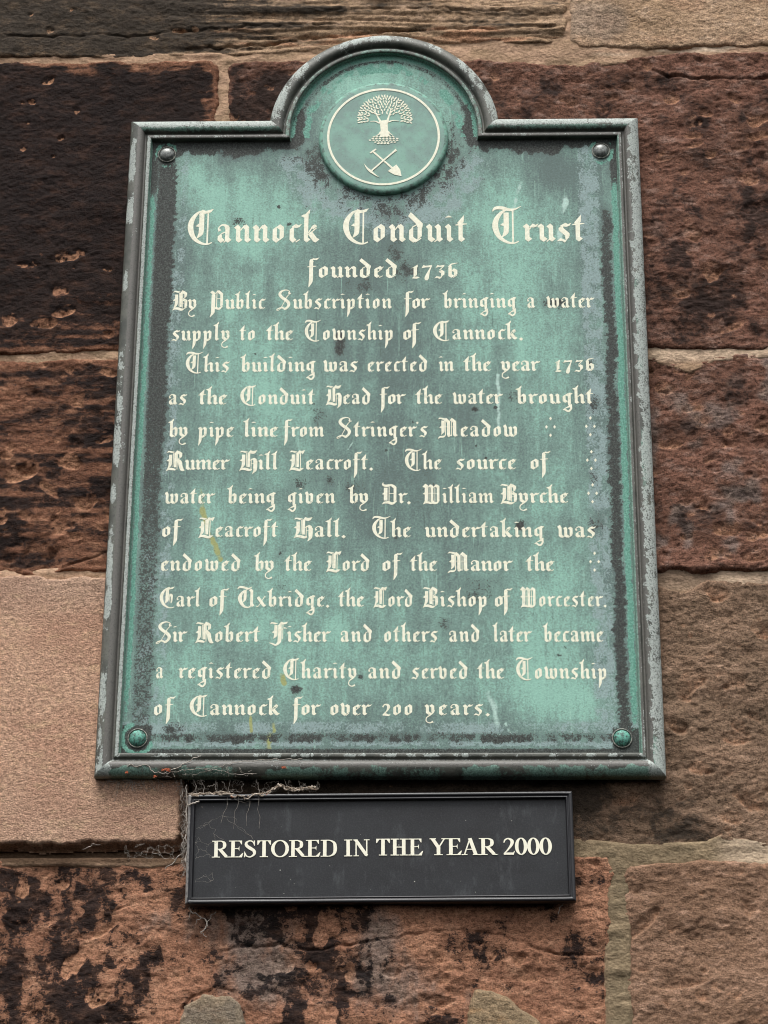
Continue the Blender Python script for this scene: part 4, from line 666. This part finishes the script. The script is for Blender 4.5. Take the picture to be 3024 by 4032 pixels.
mesh('panel', [(lambda q: (q[0], YS, q[1]))(s2w(-a+2*a*i/n, -b+2*b*j/8)) for j in range(9) for i in range(n+1)], [(j*(n+1)+i, j*(n+1)+i+1, (j+1)*(n+1)+i+1, (j+1)*(n+1)+i) for j in range(8) for i in range(n)], M_pan, sign)
k = NT('cream sign paint'); e = k.noise(.004, 3, .6); M_cr2 = k.done(k.mix(e, lin(232, 228, 206), lin(240, 238, 220)), .5, spec=.4)
polys = []
capz = at(1500, 3371-66, YS)[2]-at(1500, 3371, YS)[2]
for t, x0, x1, y0, y1 in (('RESTORED', 834, 1327, 3377, 3373), ('IN', 1355, 1455, 3372.5, 3371.5), ('THE', 1481, 1666, 3369, 3368.5), ('YEAR', 1692, 1959, 3367.5, 3366.5), ('2000', 1983, 2174, 3366, 3365)):
    tot = sum(RO[ch][0] for ch in t); wid = at(x1, y1, YS)[0]-at(x0, y0, YS)[0]
    polys += word(t, x0, x1, y0, y1, capz, RO, wid/capz/tot, YS)
flat_part('lettering', polys, YS-.0006, .0008, M_cr2, sign)
# ------------------------------------------------------------------ dusty cobwebs
k = NT('dusty web'); e = k.noise(.006, 4, .6); M_web = k.done(k.mix(k.ramp(e, .35, .65), lin(128, 120, 112), lin(178, 170, 160)), .95, spec=.1)
k = NT('fluffy debris'); e = k.noise(.006, 4, .7); c = k.mix(k.ramp(e, .35, .6), lin(196, 184, 170), lin(140, 124, 108)); c = k.mix(k.ramp(k.noise(.012, 4, .7, off=4), .60, .68), c, lin(190, 92, 56)); M_fluff = k.done(c, .95, k.noise(.0015, 4, .7), .8, .002, spec=.1)
def tube(V, F, pts, rad, ns=4):
    b = len(V); n = len(pts)
    for i, p in enumerate(pts):
        a = Vector(pts[max(i-1, 0)]); c_ = Vector(pts[min(i+1, n-1)]); t = (c_-a).normalized() if (c_-a).length > 1e-9 else Vector((1, 0, 0))
        u = t.cross(Vector((0, 1, .13))).normalized(); v = t.cross(u); r = rad[i] if isinstance(rad, list) else rad
        for j in range(ns): q = Vector(p)+u*r*math.cos(2*math.pi*j/ns)+v*r*math.sin(2*math.pi*j/ns); V.append(tuple(q))
    for i in range(n-1):
        for j in range(ns): F.append((b+i*ns+j, b+i*ns+(j+1) % ns, b+(i+1)*ns+(j+1) % ns, b+(i+1)*ns+j))
rw = random.Random(12)
def strand(V, F, a, b, r, wig=.0012, n=9, sag=0):
    pts = []; ph = [rw.uniform(0, 6.28) for _ in range(6)]; L_ = math.dist(a, b); wig = min(wig, L_*.12)
    for i in range(n+1):
        t = i/n; e = math.sin(math.pi*t)
        pts.append((a[0]+(b[0]-a[0])*t+e*wig*(math.sin(5*t+ph[0])+.6*math.sin(13*t+ph[1])), a[1]+(b[1]-a[1])*t+e*wig*.6*math.sin(7*t+ph[2]), a[2]+(b[2]-a[2])*t-sag*e+e*wig*(math.sin(6*t+ph[3])+.6*math.sin(11*t+ph[4]))))
    tube(V, F, pts, r)
    return pts
def net(V, F, pts, r, nb=2, maxd=.03):
    done = set()
    for i, p in enumerate(pts):
        for j in sorted(range(len(pts)), key=lambda q: math.dist(p, pts[q]))[1:nb+1]:
            key = (min(i, j), max(i, j))
            if key in done or math.dist(p, pts[j]) > maxd: continue
            done.add(key); strand(V, F, p, pts[j], r*rw.uniform(.6, 1.4))
def web(name, label, V, F, mat=None):
    o = mesh(name, V, F, mat or M_web); o['label'] = label; o['category'] = 'cobweb'; return o
P3 = lambda x, y, d: tuple(at(x, y, d))
# hanging under the plaque's left corner
V, F = [], []
for i in range(60):
    x = rw.uniform(410, 720); y0 = 3068; ln = rw.choice((18, 30, 45, 60)) if i > 4 else rw.uniform(70, 120); q = P3(x, y0, rw.uniform(.003, .011)); e = P3(x+rw.uniform(-30, 40), y0+ln, .0115)
    pts = strand(V, F, q, e, rw.uniform(.00008, .0002), .002)
    for _ in range(2):
        s = pts[rw.randint(2, 8)]; strand(V, F, s, (s[0]+rw.uniform(-.008, .008), s[1]+.001, s[2]-rw.uniform(-.002, .008)), .00014, .001, 6)
web('cobweb', 'thin dusty cobweb threads hanging from the plaque bottom onto the pink block', V, F)
# between plaque and sign
V, F = [], []
pts = [P3(rw.uniform(745, 1260), rw.uniform(3070, 3124), rw.uniform(.001, .010)) for _ in range(80)]
net(V, F, pts, .00012, 3, .03)
for x in (760, 790, 850, 905, 1010, 1120): strand(V, F, P3(x, 3068, .004), P3(x+rw.uniform(-15, 25), 3126, .001), .00024)
web('cobweb', 'tangled cobweb in the dark gap between the plaque and the small sign', V, F)
# over the sign's left end
V, F = [], []
pts = [P3(rw.uniform(760, 1000), rw.uniform(3135, 3330)+0, rw.uniform(-.001, .002)) for _ in range(26)]+[P3(rw.uniform(758, 850), rw.uniform(3300, 3500), .001) for _ in range(10)]
net(V, F, pts, .00006, 2, .03)
strand(V, F, P3(742, 3172, -.002), P3(785, 3155, -.001), .0009, .001)
for s_ in range(4): strand(V, F, P3(900+40*s_, 3130, -.0005), P3(870+50*s_, 3230+rw.uniform(-30, 40), .0005), .00012)
web('cobweb', 'fine pale cobweb spread over the left end of the small sign', V, F)
# up the left edge of the sign
V, F = [], []
for i in range(130):
    y = rw.uniform(3085, 3420); a = P3(rw.uniform(716, 742), y, rw.uniform(.002, .012)); b = P3(rw.uniform(704, 745), y+rw.uniform(8, 60), rw.uniform(.001, .012)); strand(V, F, a, b, rw.uniform(.00007, .0002), .002)
pl = [P3(735-6*math.sin(i*.9)*rw.random(), 3090+i*13, .0005) for i in range(26)]
tube(V, F, pl, [rw.uniform(.0003, .0008) for _ in pl], 5)
web('cobweb', 'thick dusty cobweb running down the left edge of the small sign', V, F)
# under the pink block
V, F = [], []
pts = [P3(rw.uniform(490, 735), rw.uniform(3318, 3392), rw.uniform(.010, .017)) for _ in range(60)]
net(V, F, pts, .00009, 3, .03); strand(V, F, P3(650, 3420, .010), P3(728, 3350, .004), .0005, .0014); strand(V, F, pts[0], P3(690, 3385, .008), .0002)
web('cobweb', 'wispy cobweb in the open joint under the pale pink block', V, F)
# on the bottom moulding
V, F = [], []
for chain, r in (([(500, 3020), (512, 3010), (540, 3020), (556, 3014), (580, 3012), (605, 3040), (640, 3046), (690, 3026), (740, 3000), (790, 2975)], .00042), ([(900, 3010), (940, 3000), (985, 2996), (1060, 2992), (1120, 2990), (1190, 2988)], .0003), ([(640, 3048), (690, 3040), (740, 3030), (800, 3028), (860, 3034), (940, 3050), (1010, 3046)], .00026), ([(760, 3050), (800, 3040), (850, 3022), (900, 3008)], .0002)):
    for (a, b) in zip(chain, chain[1:]): strand(V, F, P3(*a, -.0068), P3(*b, -.0068), r, .0008, 6)
for i in range(24):
    x = rw.uniform(640, 1000); strand(V, F, P3(x, rw.uniform(3005, 3060), -.006), P3(x+rw.uniform(-40, 40), rw.uniform(3005, 3062), -.006), .00012, .0015, 7)
web('cobweb', 'stray web threads stuck across the lower moulding of the bronze plaque', V, F)
# below the sign
V, F = [], []
ch = [(745, 3565), (752, 3590), (790, 3610), (815, 3630), (810, 3655), (790, 3672)]
for a, b in zip(ch, ch[1:]): strand(V, F, P3(*a, .008), P3(*b, .009), .0006, .0008, 6)
for a, b in (((790, 3610), (770, 3640)), ((815, 3630), (850, 3590)), ((752, 3590), (740, 3620)), ((790, 3672), (815, 3690))): strand(V, F, P3(*a, .008), P3(*b, .010), .0003, .001)
web('cobweb', 'dried rootlet of web and dirt dangling under the lower left corner of the small sign', V, F)
V, F = [], []
for a, b in (((2215, 3552), (2204, 3580)), ((2204, 3580), (2198, 3600)), ((2240, 3550), (2212, 3556))): strand(V, F, P3(*a, .009), P3(*b, .009), .0003, .001)
web('cobweb', 'single curled thread hanging under the lower right corner of the small sign', V, F)
V, F = [], []
strand(V, F, P3(326, 3345, .014), P3(372, 3322, .008), .0004, .0012); strand(V, F, P3(350, 3333, .011), P3(395, 3326, .008), .0002, .001)
web('cobweb', 'short pale thread caught under the bottom edge of the pink block, far left', V, F)
# fluff clump on top of the sign
V, F = [], []
ch = [(742, 3132), (790, 3126), (840, 3128), (880, 3122), (930, 3136), (960, 3142), (1000, 3130), (1050, 3128), (1075, 3108), (1100, 3092), (1130, 3104), (1170, 3110), (1200, 3108), (1235, 3100), (1255, 3112)]
for q in range(7):
    pl = []
    for i in range(len(ch)-1):
        for t in (0, .33, .66):
            x = ch[i][0]+(ch[i+1][0]-ch[i][0])*t; y = ch[i][1]+(ch[i+1][1]-ch[i][1])*t; pl.append(P3(x+rw.uniform(-7, 7), y+rw.uniform(-8, 8), rw.uniform(-.002, .006)))
    tube(V, F, pl, [rw.uniform(.0003, .0011) for _ in pl], 5)
o = mesh('dust_clump', V, F, M_fluff); o['label'] = 'matted roll of dust and orange fluff lying along the small sign’s top edge'; o['category'] = 'debris'
k = NT('orange fluff'); M_or = k.done(lin(168, 92, 64), .95)
for nm, (x, y, s), lb in (('dust_tuft', (500, 3042, 9), 'small orange fluff tuft on the bottom moulding, nearest the left corner'), ('dust_tuft', (655, 3032, 20), 'longest orange fluff tuft caught in the web on the bottom moulding'), ('dust_tuft', (612, 3058, 9), 'orange fluff tuft on the very lower edge of the bottom moulding'), ('dust_tuft', (1118, 3022, 10), 'orange fluff tuft midway along the bottom moulding, right of the others')):
    V, F = [], []
    for i in range(8): strand(V, F, P3(x+rw.uniform(-s, s), y+rw.uniform(-5, 5)-.0*s, -.0070), P3(x+rw.uniform(-s, s), y+rw.uniform(-6, 6), -.0072), rw.uniform(.0002, .0004), .0012, 5)
    o = mesh(nm, V, F, M_or); o['label'] = lb; o['category'] = 'fluff'
